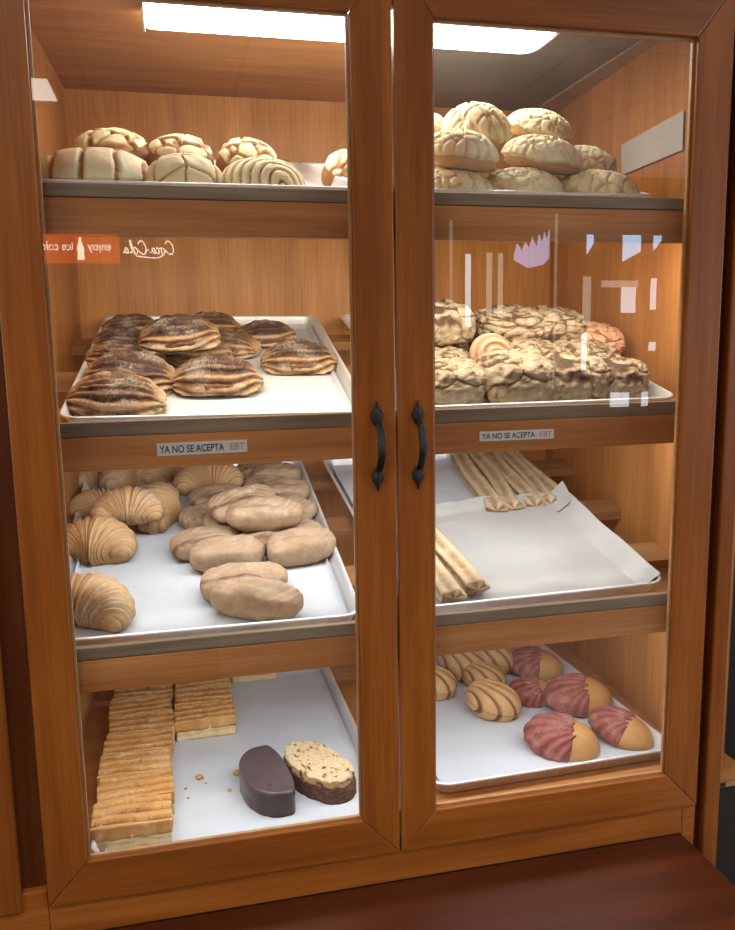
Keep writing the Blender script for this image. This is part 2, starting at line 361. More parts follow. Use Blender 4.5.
# unseen fill lights added behind each front rail to brighten the tray below
def lamp(name, loc, sx, sy, power, col, rx=0):
    l = bpy.data.lights.new(name, 'AREA'); l.shape = 'RECTANGLE'; l.size = sx; l.size_y = sy; l.energy = power; l.color = col
    o = bpy.data.objects.new(name, l); o.location = loc; o.rotation_euler = (rx, 0, 0); link(o); return o
lamp('shelf_fill', (.03, .110, .872), .98, .05, 5.0, (1.0, .90, .74), .75)
lamp('shelf_fill', (.03, .165, .565), .98, .05, 2.9, (.93, .96, 1.0), .45)
lamp('shelf_fill', (.03, .110, .250), .98, .05, 2.5, (.93, .96, 1.0), .25)

l = lamp('room_fill', (.1, -.95, 1.68), 2.6, .8, 66.0, (1.0, .97, .93), -.75)  # large unseen fill light, added to brighten the cabinet front
l = lamp('room_fill', (.9, -2.3, -.6), 1.6, .7, 14.0, (.85, .92, 1.0), -1.9)  # second unseen fill, added low in front of the doors
# papers on the side walls
def quad_card(name, P, label, mat=M_card):
    c = sum((Vector(p) for p in P), Vector()) / 4
    n = (Vector(P[1]) - Vector(P[0])).cross(Vector(P[2]) - Vector(P[0])).normalized() * .0006
    V = [Vector(p) - c for p in P] + [Vector(p) - c + n for p in P]
    o = mesh_obj(name, V, [(0, 1, 2, 3), (7, 6, 5, 4), (0, 4, 5, 1), (1, 5, 6, 2), (2, 6, 7, 3), (3, 7, 4, 0)], mat, loc=c)
    return tag(o, label, 'paper')
quad_card('paper_sheet', [(xr(.431) - .003, .431, 1.083), (xr(.208) - .003, .208, 1.090), (xr(.206) - .003, .206, 1.025), (xr(.427) - .003, .427, 1.025)],
          'blank white paper strip taped on the right inner wall above the top shelf')

# signs on the second rail
def text_mesh(s, size, mat, parent, loc, rot=(pi / 2, 0, 0), name='lettering', sx=1.0, shear=0.0, bold=0.0):
    cu = bpy.data.curves.new('t', 'FONT'); cu.body = s; cu.size = size; cu.extrude = .00015; cu.shear = shear; cu.offset = bold
    t = bpy.data.objects.new('t', cu); C.objects.link(t)
    bpy.context.view_layer.update()
    me = bpy.data.meshes.new_from_object(t.evaluated_get(bpy.context.evaluated_depsgraph_get()))
    bpy.data.objects.remove(t)
    me.materials.clear(); me.materials.append(mat)
    w = max(v.co.x for v in me.vertices)
    o = bpy.data.objects.new(name, me); o.location = loc; o.rotation_euler = rot; o.scale = (sx, 1, 1); link(o, parent)
    return o, w * sx
for (x0, x1, z0, z1, rt, lab) in ((-.3298, -.2020, .5518, .5700, .004, 'YA NO SE ACEPTA EBT paper strip on the left half of the second rail'),
                                 (.1576, .2826, .5521, .5672, -.004, 'YA NO SE ACEPTA EBT paper strip on the right half of the second rail')):
    s = empty('paper_sign', (x0, .0912, z0), (0, -rt, 0)); tag(s, lab, 'sign', 'notices on the shelf rails')
    b = MB(); b.box(0, x1 - x0, -.0004, .0004, 0, z1 - z0); b.build('paper_strip', M_label, s)
    W = x1 - x0; hgt = (z1 - z0)
    t1, w1 = text_mesh('YA NO SE ACEPTA', hgt * .82, M_ink, s, (.004, -.0007, hgt * .22), bold=.0002)
    k = (W * .74 - .004) / w1; t1.scale = (k, 1, 1)
    t2, w2 = text_mesh('EBT', hgt * .82, M_ink_o, s, (W * .80, -.0007, hgt * .22)); t2.scale = ((W * .17) / w2, 1, 1)

# ------------------------------------------------------------------ trays
TR = {'1L': (-.475, .9238, .2498, .0042, -.0058), '1R': (-.0144, .9238, .2498, .0105, .0057), '2L': (-.4689, .5935, .2492, -.0395, .0507),
      '2R': (.0715, .5935, .2492, .0079, .0546), '3L': (-.497, .3069, .2257, -.0064, -.0153), '3R': (.0243, .3069, .2257, .0241, -.0085),
      '4L': (-.4538, -.0127, 0.0, -.0016, -.0371), '4R': (.0825, -.0127, 0.0, .029, .0229)}
def frame(k):
    x0, z, a, yw, dd = TR[k]
    return Matrix.Translation((x0 + TRAY_W / 2, D0, z)) @ Matrix.Rotation(a, 4, 'X') @ Matrix.Rotation(yw, 4, 'Z') @ Matrix.Translation((0, dd, 0))
def rrect(hx, y0, y1, r, n=8):
    P = []
    for cx, cy, a0 in ((hx - r, y1 - r, 0), (-hx + r, y1 - r, pi / 2), (-hx + r, y0 + r, pi), (hx - r, y0 + r, 3 * pi / 2)):
        for i in range(n + 1):
            a = a0 + pi / 2 * i / n; P.append((cx + r * cos(a), cy + r * sin(a)))
    return P
def make_tray():
    V = []; Fc = []; H = TRAY_W / 2; rings = []
    # rolled rim profile: (inset, z)
    prof = [(.0042, -.0052), (.0012, -.0042), (0, -.0020), (.0008, .0), (.0030, .0008), (.0052, .0), (.0062, -.0022), (.0125, -.0205), (.0160, -.0240), (.0220, -.0248)]
    for ins, z in prof:
        rings.append([(x, y, z) for x, y in rrect(H - ins, ins, TRAY_D - ins, max(.012, .030 - ins * .8))])
    rings.append([(x, y, -.0248) for x, y in rrect(H - .08, .08, TRAY_D - .08, .02)])
    n = len(rings[0])
    for r in rings: V += r
    for k in range(len(rings) - 1):
        for i in range(n): Fc.append((k * n + i, k * n + (i + 1) % n, (k + 1) * n + (i + 1) % n, (k + 1) * n + i))
    Fc.append(tuple((len(rings) - 1) * n + i for i in range(n)))
    # outer skin just under the inner one, so that the pan has thickness
    base = len(V); out = [(.0042, -.0052), (.0066, -.0060), (.0118, -.0215), (.0160, -.0256), (.03, -.0262)]
    for ins, z in out: V += [(x, y, z) for x, y in rrect(H - ins, ins, TRAY_D - ins, max(.012, .030 - ins * .8))]
    for k in range(len(out) - 1):
        for i in range(n): Fc.append((base + (k + 1) * n + i, base + (k + 1) * n + (i + 1) % n, base + k * n + (i + 1) % n, base + k * n + i))
    Fc.append(tuple(reversed([base + (len(out) - 1) * n + i for i in range(n)])))
    me = bpy.data.meshes.new('sheet_tray'); me.from_pydata(V, [], Fc); me.materials.append(M_alu)
    me.polygons.foreach_set('use_smooth', [len(p.vertices) == 4 for p in me.polygons]); return me
TM = make_tray(); FR = {}
TL = {'1L': 'aluminium sheet tray on the left of the top shelf, under cracked sugar buns', '1R': 'aluminium sheet tray on the right of the top shelf, heaped with pale sugar buns',
      '2L': 'aluminium sheet tray with white paper holding dark flaky pastries, second shelf left', '2R': 'aluminium sheet tray full of crumbly cracked loaves, second shelf right',
      '3L': 'aluminium sheet tray of croissants and bow rolls, third shelf left', '3R': 'aluminium sheet tray with long pastry sticks, third shelf right',
      '4L': 'aluminium sheet tray with layered puff bars and cake slices, bottom left', '4R': 'aluminium sheet tray with ribbed shell cookies, bottom right'}
for k in TR:
    o = bpy.data.objects.new('sheet_tray', TM); link(o); o.matrix_world = frame(k); FR[k] = frame(k)
    tag(o, TL[k], 'tray', 'aluminium sheet trays on the shelves')
def sheet(k, u0, u1, v0, v1, label, amp=.0006, seed=0, mat=M_parch, w=-.0238, curl=None, nx=46, ny=60):
    V = []; Fc = []
    for j in range(ny + 1):
        for i in range(nx + 1):
            u = u0 + (u1 - u0) * i / nx; v = v0 + (v1 - v0) * j / ny
            z = w + amp * (1 + noise.fractal(Vector((u * 14 + seed, v * 14, seed * 1.7)), 1.0, 2.0, 4)) * .9
            if curl: 
                du, dv, z2 = curl(u, v); u += du; v += dv; z += z2
            V.append((u, v, z))
    for j in range(ny):
        for i in range(nx):
            a = j * (nx + 1) + i; Fc.append((a, a + 1, a + nx + 2, a + nx + 1))
    o = mesh_obj('parchment_paper', V, Fc, mat, smooth=True); o.matrix_world = FR[k]
    return tag(o, label, 'baking paper')
def upcurl(u, v):
    e = max(0, abs(u) - .205); f = max(0, v - .632); g = max(0, .022 - v)
    return (-math.copysign(e * .55, u), 0, e * 1.15 + f * 1.0 + g * .6)
sheet('2L', -.214, .214, .012, .64, 'white baking paper lining the tray of dark flaky pastries', .0008, 1, curl=upcurl)
sheet('3L', -.214, .214, .012, .64, 'crinkled white baking paper under the croissants and bow rolls', .0014, 2, curl=upcurl)
sheet('3R', -.214, .214, .012, .64, 'white baking paper lining the tray of pastry sticks', .001, 3, curl=upcurl)
sheet('4L', -.214, .214, .012, .64, 'clean white baking paper under the puff bars and cake slices', .0005, 4, curl=upcurl)
sheet('4R', -.214, .205, .012, .62, 'grease-spotted white baking paper under the shell cookies', .0006, 5, curl=upcurl)
def wr(u, v):
    z = .004 + .014 * max(0, noise.noise(Vector((u * 9 - v * 5 + 3, v * 4, 1.0)))) + .010 * exp(-((u * .9 - v * .35 - .02) / .035) ** 2) * (0.3 + v)
    e = max(0, v - .335); z += e * .45 + .004 * abs(sin(u * 31)) * (e > 0)
    s = max(0, u - .19); z += s * .8
    return (0, .05 * (u + .2) * (v > .1) * (v - .1) / .26 + .006 * sin(u * 24) * (v > .3), z)
sheet('3R', -.150, .222, .016, .36, 'loose wrinkled greaseproof sheet over the front of the stick tray', .0012, 9, M_parch_g, w=-.0225, curl=wr, nx=90, ny=80)

# ------------------------------------------------------------------ shape generators (mesh + m attribute)
def sph(f, nu=72, nv=36):
    V = []; M = []; Fc = []
    for j in range(nv + 1):
        ph = -pi / 2 + pi * j / nv
        if j in (0, nv):
            x, y, z, m = f(0, ph); V.append((x, y, z)); M.append(m); continue
        for i in range(nu):
            x, y, z, m = f(2 * pi * i / nu, ph); V.append((x, y, z)); M.append(m)
    def id(j, i): return 0 if j == 0 else (len(V) - 1 if j == nv else 1 + (j - 1) * nu + i % nu)
    for j in range(nv):
        for i in range(nu):
            q = [id(j, i), id(j, i + 1), id(j + 1, i + 1), id(j + 1, i)]
            r = []
            for t in q:
                if t not in r: r.append(t)
            Fc.append(tuple(r))
    return V, Fc, M
def sgp(x, p): return math.copysign(abs(x) ** p, x)
def me_from(name, VFM, mat):
    V, Fc, M = VFM
    me = bpy.data.meshes.new(name); me.from_pydata(V, [], Fc); me.materials.append(mat)
    me.polygons.foreach_set('use_smooth', [True] * len(Fc))
    a = me.attributes.new('m', 'FLOAT', 'POINT'); a.data.foreach_set('value', [float(max(0, min(1, q))) for q in M]); me.update()
    return me
def sstep(a, b, x):
    t = max(0, min(1, (x - a) / (b - a))); return t * t * (3 - 2 * t)
def nz(x, y, z, s=1.0, o=0.0): return noise.noise(Vector((x * s + o, y * s + o * 1.3, z * s - o)))
def fz(x, y, z, s=1.0, o=0.0, oct=4): return noise.fractal(Vector((x * s + o, y * s - o, z * s + o * .7)), 1.0, 2.0, oct)

def dome_xyz(rx, ry, h, th, ph, ex=.9, flat=.30, ez=.85):
    c = abs(cos(ph)) ** ex; x = rx * c * cos(th); y = ry * c * sin(th)
    z = flat * h + ((1 - flat) * h * abs(sin(ph)) ** 1.0 if ph > 0 else -flat * h * abs(sin(ph)) ** .6)
    return x, y, z
def concha_mesh(seed, pattern, rx=.062, ry=.060, h=.052, topmat=None, bunmat=None, cell=24.0, deep=.004, low=6):
    def body(th, ph):
        x, y, z = dome_xyz(rx, ry, h, th, ph)
        k = 1 + .04 * nz(x, y, z, 22, seed)
        return x * k, y * k, z, .75 - .6 * sstep(.45, 1, z / h) if z > h * .15 else .5
    def crack(x, y):
        X, Y = x / rx, y / ry
        if pattern == 'cells':
            p = Vector((x * cell + seed + .25 * nz(x, y, 0, 60, seed), y * cell - seed, seed)); d = noise.voronoi(p)[0]
            return 1 - sstep(.02, .16, d[1] - d[0])
        if pattern == 'grid':
            a = abs(sin((X + .12 * nz(x, y, 0, 30, seed)) * 4.4)); b = abs(sin((Y + .12 * nz(y, x, 0, 30, seed)) * 4.4))
            return 1 - sstep(.03, .15, min(a, b))
        if pattern == 'bars':
            a = abs(sin((X + .10 * nz(x, y, 0, 25, seed)) * 6.2 + .9)); b = abs(sin(Y * 2.6 + 1.2 + .4 * X))
            return 1 - sstep(.10, .34, a)
        d = sqrt((X * 1.0 - .35) ** 2 + (Y + 1.0) ** 2 * .8)
        return 1 - sstep(.12, .55, abs(sin(d * 13.5 + .8 * nz(x, y, 0, 14, seed) + .9 * math.atan2(Y + 1, X - .35))))
    def top(th, ph):
        lim = radians(low + 9 * nz(cos(th), sin(th), 0, 1.7, seed + 9))
        p = max(ph, lim)
        x, y, z = dome_xyz(rx * 1.025, ry * 1.025, h * 1.0, th, p)
        c = crack(x, y)
        n = .5 + .5 * fz(x, y, z, 40, seed)
        t = .0042 + .0022 * n - c * (deep + .0022)
        if ph <= lim: t = -.003
        v = Vector((x / rx, y / ry, .9 * z / h)).normalized()
        return x + v.x * t, y + v.y * t, z + v.z * t * 1.3, .10 + min(1.0, 520 * max(deep - .0004, 0)) * c + .2 * (1 - n)
    return me_from('body', sph(body, 64, 30), bunmat or B_bun), me_from('sugar_topping', sph(top, 132, 76), topmat or B_sugar)
def put(name, k, u, v, w, rz=0, rx=0, ry=0, s=1.0, label='', cat='pastry', group=None, meshes=(), sz=None):
    """meshes: [(part name, mesh)]; the first one is the thing itself, the rest are its children"""
    o = bpy.data.objects.new(name, meshes[0][1]); link(o)
    M = FR[k] @ Matrix.Translation((u, v, w)) @ Matrix.Rotation(rx, 4, 'X') @ Matrix.Rotation(ry, 4, 'Y') @ Matrix.Rotation(rz, 4, 'Z')
    sv = sz or (s, s, s)
    M = M @ Matrix.Diagonal((*sv, 1)); o.matrix_world = M
    for n, me in meshes[1:]:
        c = bpy.data.objects.new(n, me); link(c, o)
    return tag(o, label, cat, group)
FB = -.0235   # tray bottom in tray space

# ---- conchas, top shelf
cm = {}
for i, (pt, mat, bun, cell, deep) in enumerate((('bars', B_sugarw, B_bun, 24, .0025), ('grid', B_sugar, B_bun, 24, .0028), ('swirl', B_sugarw, B_bunpale, 24, .0035),
                                    ('cells', B_sugar, B_bun, 26, .003), ('cells', B_sugarw, B_bunpale, 50, .0012), ('cells', B_sugarw, B_bunpale, 68, .0010))):
    cm[i] = concha_mesh(3.1 + i * 2.7, pt, topmat=mat, bunmat=bun, cell=cell, deep=deep, low=(34 if i == 3 else 6))
def concha(k, i, u, v, w, label, group, **kw):
    put('sugar_bun', k, u, v, w, label=label, cat='sweet bun', group=group, meshes=[('body', cm[i][0]), ('sugar_topping', cm[i][1])], **kw)
g = 'cracked sugar buns on the top left tray'
concha('1L', 0, -.149, .100, FB, 'large pale sugar bun with brown bars, front left on the top shelf', g, sz=(1.28, 1.12, 1.04))
concha('1L', 1, -.025, .085, FB, 'sugar bun with square cracks, middle of the front three on the top left tray', g, sz=(.84, .9, .98), rx=.12)
concha('1L', 2, .086, .085, FB, 'pale sugar bun with a swirled shell pattern, front row of the top left tray', g, sz=(.92, .92, .95), rx=.1)
concha('1L', 3, -.132, .250, FB + .026, 'brown bun with cracked cream cap behind the large barred bun', g, sz=(.94, .9, .98), rx=.28, rz=.4)
concha('1L', 3, -.026, .225, FB + .022, 'brown bun with dull cracked cap behind the square-cracked bun', g, sz=(.88, .85, .98), rx=.2, rz=2.1)
concha('1L', 3, .076, .225, FB + .020, 'browner bun with a thin cracked cap behind the swirled bun', g, sz=(.78, .82, .98), rx=.42, rz=4.2)
g = 'pale sugar buns heaped on the top right tray'
concha('1R', 3, -.192, .270, FB, 'lone brown sugar bun seen through the left door, half behind the middle post', g, rx=.35, sz=(.95, 1, 1.1))
concha('1R', 2, -.166, .20, FB, 'pale bun peeking out below the lone brown bun at the middle door post', g, sz=(.5, .6, .7))
concha('1R', 4, -.086, .075, FB, 'pale cracked bun, bottom left of the heap, cut by the middle door post', g, sz=(1.0, 1.0, .85))
concha('1R', 5, .035, .080, FB, 'pale finely cracked bun, middle of the bottom row of the heap', g, sz=(1.02, 1.0, .92), rz=1)
concha('1R', 4, .165, .080, FB, 'pale cracked bun, bottom right of the heap on the top shelf', g, sz=(1.0, 1.0, .92), rz=2.5)
concha('1R', 4, -.068, .095, .022, 'golden pale bun in the middle layer of the heap, at its left', g, sz=(.92, .92, 1.02), rz=4, ry=.1)
concha('1R', 5, .078, .115, .022, 'wide golden bun in the middle layer, right of centre of the heap', g, sz=(1.04, .95, .95), rz=.3, ry=.12)
concha('1R', 5, .215, .235, FB + .028, 'pale bun at the far right back of the heap on the top shelf', g, sz=(.86, .86, 1.0), rz=3)
concha('1R', 4, .140, .225, FB, 'bun at the back of the heap under the top right one', g, sz=(.9, .9, 1.0), rz=1.4)
concha('1R', 4, .005, .225, FB, 'bun at the back of the heap mostly hidden under the topmost bun', g, sz=(.9, .9, .9), rz=.4)
concha('1R', 4, -.004, .205, .040, 'big domed pale bun on top of the heap, left of centre', g, sz=(.98, .9, 1.42), rz=1.9)
concha('1R', 5, .118, .235, .060, 'knobbly pale bun on top of the heap at its right', g, sz=(.94, .9, 1.0), rz=2.2, ry=.15)
concha('1R', 5, -.080, .260, .055, 'pale bun at the top back, cut by the middle door post', g, sz=(.7, .7, .9), rz=5)
b = bpy.data.meshes.new('paper_scrap')
V = [(0, 0, 0), (.03, .004, .002), (.026, .01, .036), (.004, .012, .026)]; b.from_pydata(V, [], [(0, 1, 2, 3)]); b.materials.append(M_card)
o = bpy.data.objects.new('paper_scrap', b); link(o); o.matrix_world = FR['1R'] @ Matrix.Translation((.225, .175, .012)); tag(o, 'small white paper corner sticking up beside the right-hand pale buns', 'paper')

# ---- dark flaky filled pastries
def flaky_mesh(seed, rx=.062, ry=.042, h=.048, dark=1.0):
    def f(th, ph):
        c = abs(cos(ph)) ** .62
        x = rx * c * sgp(cos(th), .72); y = ry * c * sgp(sin(th), .8)
        z = .36 * h + (.64 * h * sgp(sin(ph), .8) if ph > 0 else .36 * h * sgp(sin(ph), .5))
        z *= (1 - .28 * (x / rx) ** 2)
        ang = math.atan2(z - .2 * h, (y + .25 * x * y) ) + 1.4 * (x / rx) ** 2 * .22
        L = sin(ang * 17 + 2.6 * nz(x, y, z, 20, seed) + x * 14)
        ridge = .0030 * sgp(L, .7)
        if z < .004: ridge = 0
        n = .0026 * fz(x, y, z, 70, seed)
        v = Vector((x / rx, y / ry, z / h - .3)); v = v.normalized() if v.length > 0 else Vector((0, 0, 1))
        front = sstep(.1, .7, -y / ry)
        t = z / h
        m = dark * (sstep(.42, .95, t) * .78 + .18 * nz(x, y, z, 35, seed) - .25 * max(0, L)) + .14 + .34 * max(0, -L)
        m += .55 * front * exp(-((t - .38) / .07) ** 2) * (nz(x, 0, z, 70, seed) > -.1)
        return x + v.x * (ridge + n), y + v.y * (ridge + n), z + v.z * (ridge + n), m
    return me_from('flaky_crust', sph(f, 120, 64), B_flaky)
def fill_mesh(seed, rx=.04):
    V = []; Fc = []; M = []; N = 40; K = 8
    for i in range(N + 1):
        t = -1 + 2 * i / N; x = rx * t; y = -.0415 * (1 - .20 * t * t) + .001 * nz(x, 0, 0, 90, seed); z = .0175 + .003 * nz(x, 1, 0, 60, seed) - .004 * t * t
        r = .0035 * (1 - t ** 4) * (.75 + .9 * abs(nz(x, 2, 0, 110, seed))) + .0002
        for k in range(K):
            a = 2 * pi * k / K; V.append((x, y + r * .8 * cos(a), z + r * sin(a))); M.append(.5 + nz(x, a, 0, 80, seed))
    for i in range(N):
        for k in range(K): Fc.append((i * K + k, i * K + (k + 1) % K, (i + 1) * K + (k + 1) % K, (i + 1) * K + k))
    return me_from('filling', (V, Fc, M), B_fill)
fm = [flaky_mesh(2.0 + 3 * i, dark=(1.0, .75, 1.1)[i]) for i in range(3)]; ff = [fill_mesh(1.0 + i) for i in range(2)]
g = 'dark flaky filled pastries on the second shelf left tray'
FL = [(-.166, .555, FB, .15, 0, 0, .95, 'dark flaky pastry farthest back in the left row of the second shelf tray', 1),
      (-.172, .435, FB, .1, .1, .05, .95, 'flaky pastry second from the back in the left row', 0),
      (-.168, .320, FB, -.05, .15, .08, 1.0, 'flaky pastry in the middle of the left row, against the tray edge', 1),
      (-.142, .205, FB, -.12, .2, .05, 1.18, 'big sugar-dusted dark pastry second from the front in the left row', 0),
      (-.155, .090, FB, -.08, .18, .03, 1.15, 'sugar-dusted brown pastry at the front left corner of the tray', 1),
      (-.030, .365, FB, .1, 0, 0, .95, 'flaky pastry lying under the topmost dark one', 1),
      (-.062, .318, .018, .12, .05, -.05, 1.12, 'darkest flaky pastry resting on top of the others in the middle', 2),
      (-.005, .575, FB, -.1, 0, 0, .95, 'flaky pastry at the back centre half hidden behind the topmost one', 1),
      (.030, .420, FB, -.5, 0, 0, .90, 'small flaky pastry behind the front centre one', 1),
      (.000, .185, FB, .03, -.05, 0, 1.18, 'flaky pastry with meat filling showing, front centre', 0),
      (.104, .490, FB, .25, 0, 0, .98, 'dark ridged pastry at the back right of the paper', 2),
      (.150, .305, FB, .02, 0, 0, 1.08, 'flat dusted pastry with filling showing, rightmost on the tray', 0)]
for u, v, w, rz, rx_, ry_, s, lab, i in FL:
    put('flaky_pastry', '2L', u, v, w, rz=rz, rx=rx_, ry=ry_, s=s, label=lab, group=g, meshes=[('flaky_crust', fm[i])] + ([('filling', ff[i % 2])] if lab.find('filling') > 0 or i == 2 or w > 0 else []))

# ---- crumbly cracked loaves
def crumb_mesh(seed, rx=.060, ry=.055, h=.075, cell=20., horiz=0.0, mat=None):
    def f(th, ph):
        c = abs(cos(ph)) ** .55
        x = rx * c * sgp(cos(th), .75); y = ry * c * sgp(sin(th), .75)
        z = .45 * h + (.55 * h * sgp(sin(ph), .75) if ph > 0 else .45 * h * sgp(sin(ph), .5))
        p = Vector((x * cell + seed + .5 * nz(x, y, z, 30, seed), y * cell, z * cell * (1 + horiz) + seed)); d = noise.voronoi(p)[0]
        cr = 1 - sstep(.01, .11, d[1] - d[0])
        d2 = noise.voronoi(p * 2.6)[0]; cr2 = (1 - sstep(.01, .13, d2[1] - d2[0])) * .5
        st = horiz * .8 * (1 - sstep(.1, .6, abs(sin(z * 190 + 3 * nz(x, y, z, 25, seed)))))
        n = fz(x, y, z, 70, seed)
        t = .0045 * n - .0026 * max(cr, cr2 * .6, st)
        v = Vector((x / rx, y / ry, (z / h - .4) * 1.4)); v = v.normalized() if v.length > 0 else v
        return x + v.x * t, y + v.y * t, z + v.z * t, .12 + .95 * max(cr, cr2 * .9, st * .8) + .45 * n + .2 * (1 - sstep(0, .4, z / h))
    return me_from('crumb_crust', sph(f, 130, 76), mat or B_crumb)
cr = [crumb_mesh(1.3, horiz=.5, cell=14), crumb_mesh(5.1, cell=11, horiz=.4), crumb_mesh(8.7, horiz=1.0, h=.06), crumb_mesh(4.4, horiz=1.3, h=.055, cell=26)]
crp = crumb_mesh(6.6, mat=B_pink, horiz=.8, h=.055)
g = 'crumbly cracked loaves on the second shelf right tray'
CL = [(-.150, .085, FB, 0, .95, 1, 'pale cracked loaf at the front left, cut by the middle door post'),
      (-.045, .080, FB, .1, 1.12, 1, 'broad pale loaf with deep cracks, second in the front row'),
      (.062, .082, FB, -.08, 1.08, 0, 'pale cracked loaf, third in the front row, right of the broad one'),
      (.152, .085, FB, .3, .92, 0, 'crumbly loaf, rightmost of the front row by the tray edge'),
      (-.125, .215, FB, 0, 1.0, 3, 'striped grey-shaded loaf in the second row, cut by the middle door post'),
      (.038, .210, FB, .1, 1.15, 2, 'layered loaf lying in the second row behind the broad pale loaf'),
      (.155, .215, FB, -.2, 1.1, 2, 'layered loaf at the right end of the second row'),
      (-.10, .330, FB, 0, 1.0, 2, 'layered loaf low in the third row at the left'),
      (.04, .330, FB, 0, 1.1, 2, 'layered loaf low in the third row at the middle'),
      (.16, .340, FB, .2, 1.1, 3, 'layered loaf low in the third row at the right'),
      (-.105, .290, .028, .1, 1.0, 0, 'pale crumbly loaf on top at the left, beside the door post'),
      (.035, .300, .022, .05, 1.2, 3, 'long striated loaf topping the back of the pile, middle'),
      (.125, .300, .018, -.1, 1.1, 2, 'striated loaf topping the pile, right of the long one')]
for u, v, w, rz, s, i, lab in CL:
    put('crumb_loaf', '2R', u, v, w, rz=rz, s=s, label=lab, cat='bread', group=g, meshes=[('crumb_crust', cr[i])])
put('crumb_loaf', '2R', .205, .270, FB + .03, rz=-.3, rx=.2, s=.92, label='pinkish streaked loaf at the right end of the back of the pile', cat='bread', group=g, meshes=[('crumb_crust', crp)])
# swirl pastry
def swirl_pastry(seed):
    def f(th, ph):
        c = abs(cos(ph)) ** .7; x = .038 * c * cos(th); y = .016 * sgp(sin(ph), .8) ; z = .034 * c * sin(th)
        d = sqrt((x / .038) ** 2 + (z / .034) ** 2); L = sin(d * 17 + math.atan2(z, x) + 1.2 * nz(x, y, z, 20, seed))
        t = .0016 * L
        return x, y * (1 + .12 * L), z + .034, .3 + .5 * (L < -.1)
    return me_from('swirl_crust', sph(f, 80, 60), B_pink)
put('swirl_pastry', '2R', -.062, .165, FB + .026, rx=-.15, ry=.35, s=1.05, label='upright pastry with a pink and cream ring swirl between the cracked loaves', meshes=[('swirl_crust', swirl_pastry(2.))])

# ---- croissants
def croissant_mesh(seed, R=.036, rad=.031, span=1.55, steps=6.5):
    V = []; Fc = []; M = []; N = 110; K = 40
    for i in range(N + 1):
        t = -1 + 2 * i / N; a = t * span
        cx, cy = R * sin(a) * 1.25, R * cos(a) - R * .4
        tx, ty = cos(a) * 1.25, -sin(a); l = sqrt(tx * tx + ty * ty); tx /= l; ty /= l
        q = abs(t) * steps; saw = 1 - (q % 1.0)
        r = rad * (1 - abs(t) ** 1.9) ** .62 * (1 + .17 * (saw - .5)) + .003
        if i in (0, N): r = .002
        for k in range(K):
            b_ = 2 * pi * k / K; off = cos(b_) * r; zz = sin(b_) * r * .92
            tw = saw
            n = .0012 * fz(cx + off, cy, zz, 60, seed)
            stri = .0005 * sin(b_ * 2 + t * 60)
            z = zz + rad * .62
            z = max(z, .0008 * nz(cx, cy, 0, 50)) 
            V.append((cx + ty * (off + n), cy - tx * (off + n) * 1.0, z + n + stri))
            M.append(.25 + .55 * (1 - sstep(.0, .35, saw)) + .25 * (1 - sstep(-.2, .6, sin(b_))) + .12 * nz(cx, cy, zz, 30, seed) + .10 * sin(t * 90 + b_))
    for i in range(N):
        for k in range(K): Fc.append((i * K + k, (i + 1) * K + k, (i + 1) * K + (k + 1) % K, i * K + (k + 1) % K))
    Fc.append(tuple(range(K))); Fc.append(tuple(reversed(range(N * K, N * K + K))))
    V2 = V
    return me_from('croissant_crust', (V2, [tuple(reversed(f)) for f in Fc], M), B_crois)
xm = [croissant_mesh(1.0), croissant_mesh(4.0, R=.033, rad=.034, steps=5.5, span=1.4), croissant_mesh(7.0, rad=.029, steps=7.5)]
g = 'croissants on the third shelf left tray'
XL = [(-.128, .345, .014, 0, .35, 1.05, 0, 'croissant lying on top of the others at the left of the tray'),
      (-.190, .465, FB, .5, 0, .95, 2, 'croissant tucked behind the topmost one at the left tray edge'),
      (-.058, .425, FB, 1.35, .15, 1.22, 1, 'large croissant standing right of the topmost one'),
      (.022, .545, FB, .1, .1, 1.20, 0, 'broad ribbed croissant at the back centre under the rail'),
      (-.182, .275, FB, -.25, .15, 1.22, 1, 'greyish croissant on the left, second from the front'),
      (-.182, .080, FB, -.5, .15, 1.22, 0, 'pale croissant at the front left corner of the tray'),
      (-.205, .600, FB, .3, 0, .9, 2, 'croissant at the far back left corner, cut by the rail'),
      (-.140, .590, FB, .6, 0, 1.0, 1, 'croissant at the back, second from the left corner'),
      (-.060, .620, FB, .2, 0, 1.0, 2, 'croissant at the back mostly hidden by the rail above')]
for u, v, w, rz, rx_, s, i, lab in XL:
    put('croissant', '3L', u, v, w, rz=rz, rx=rx_, s=s, label=lab, cat='croissant', group=g, meshes=[('croissant_crust', xm[i])])

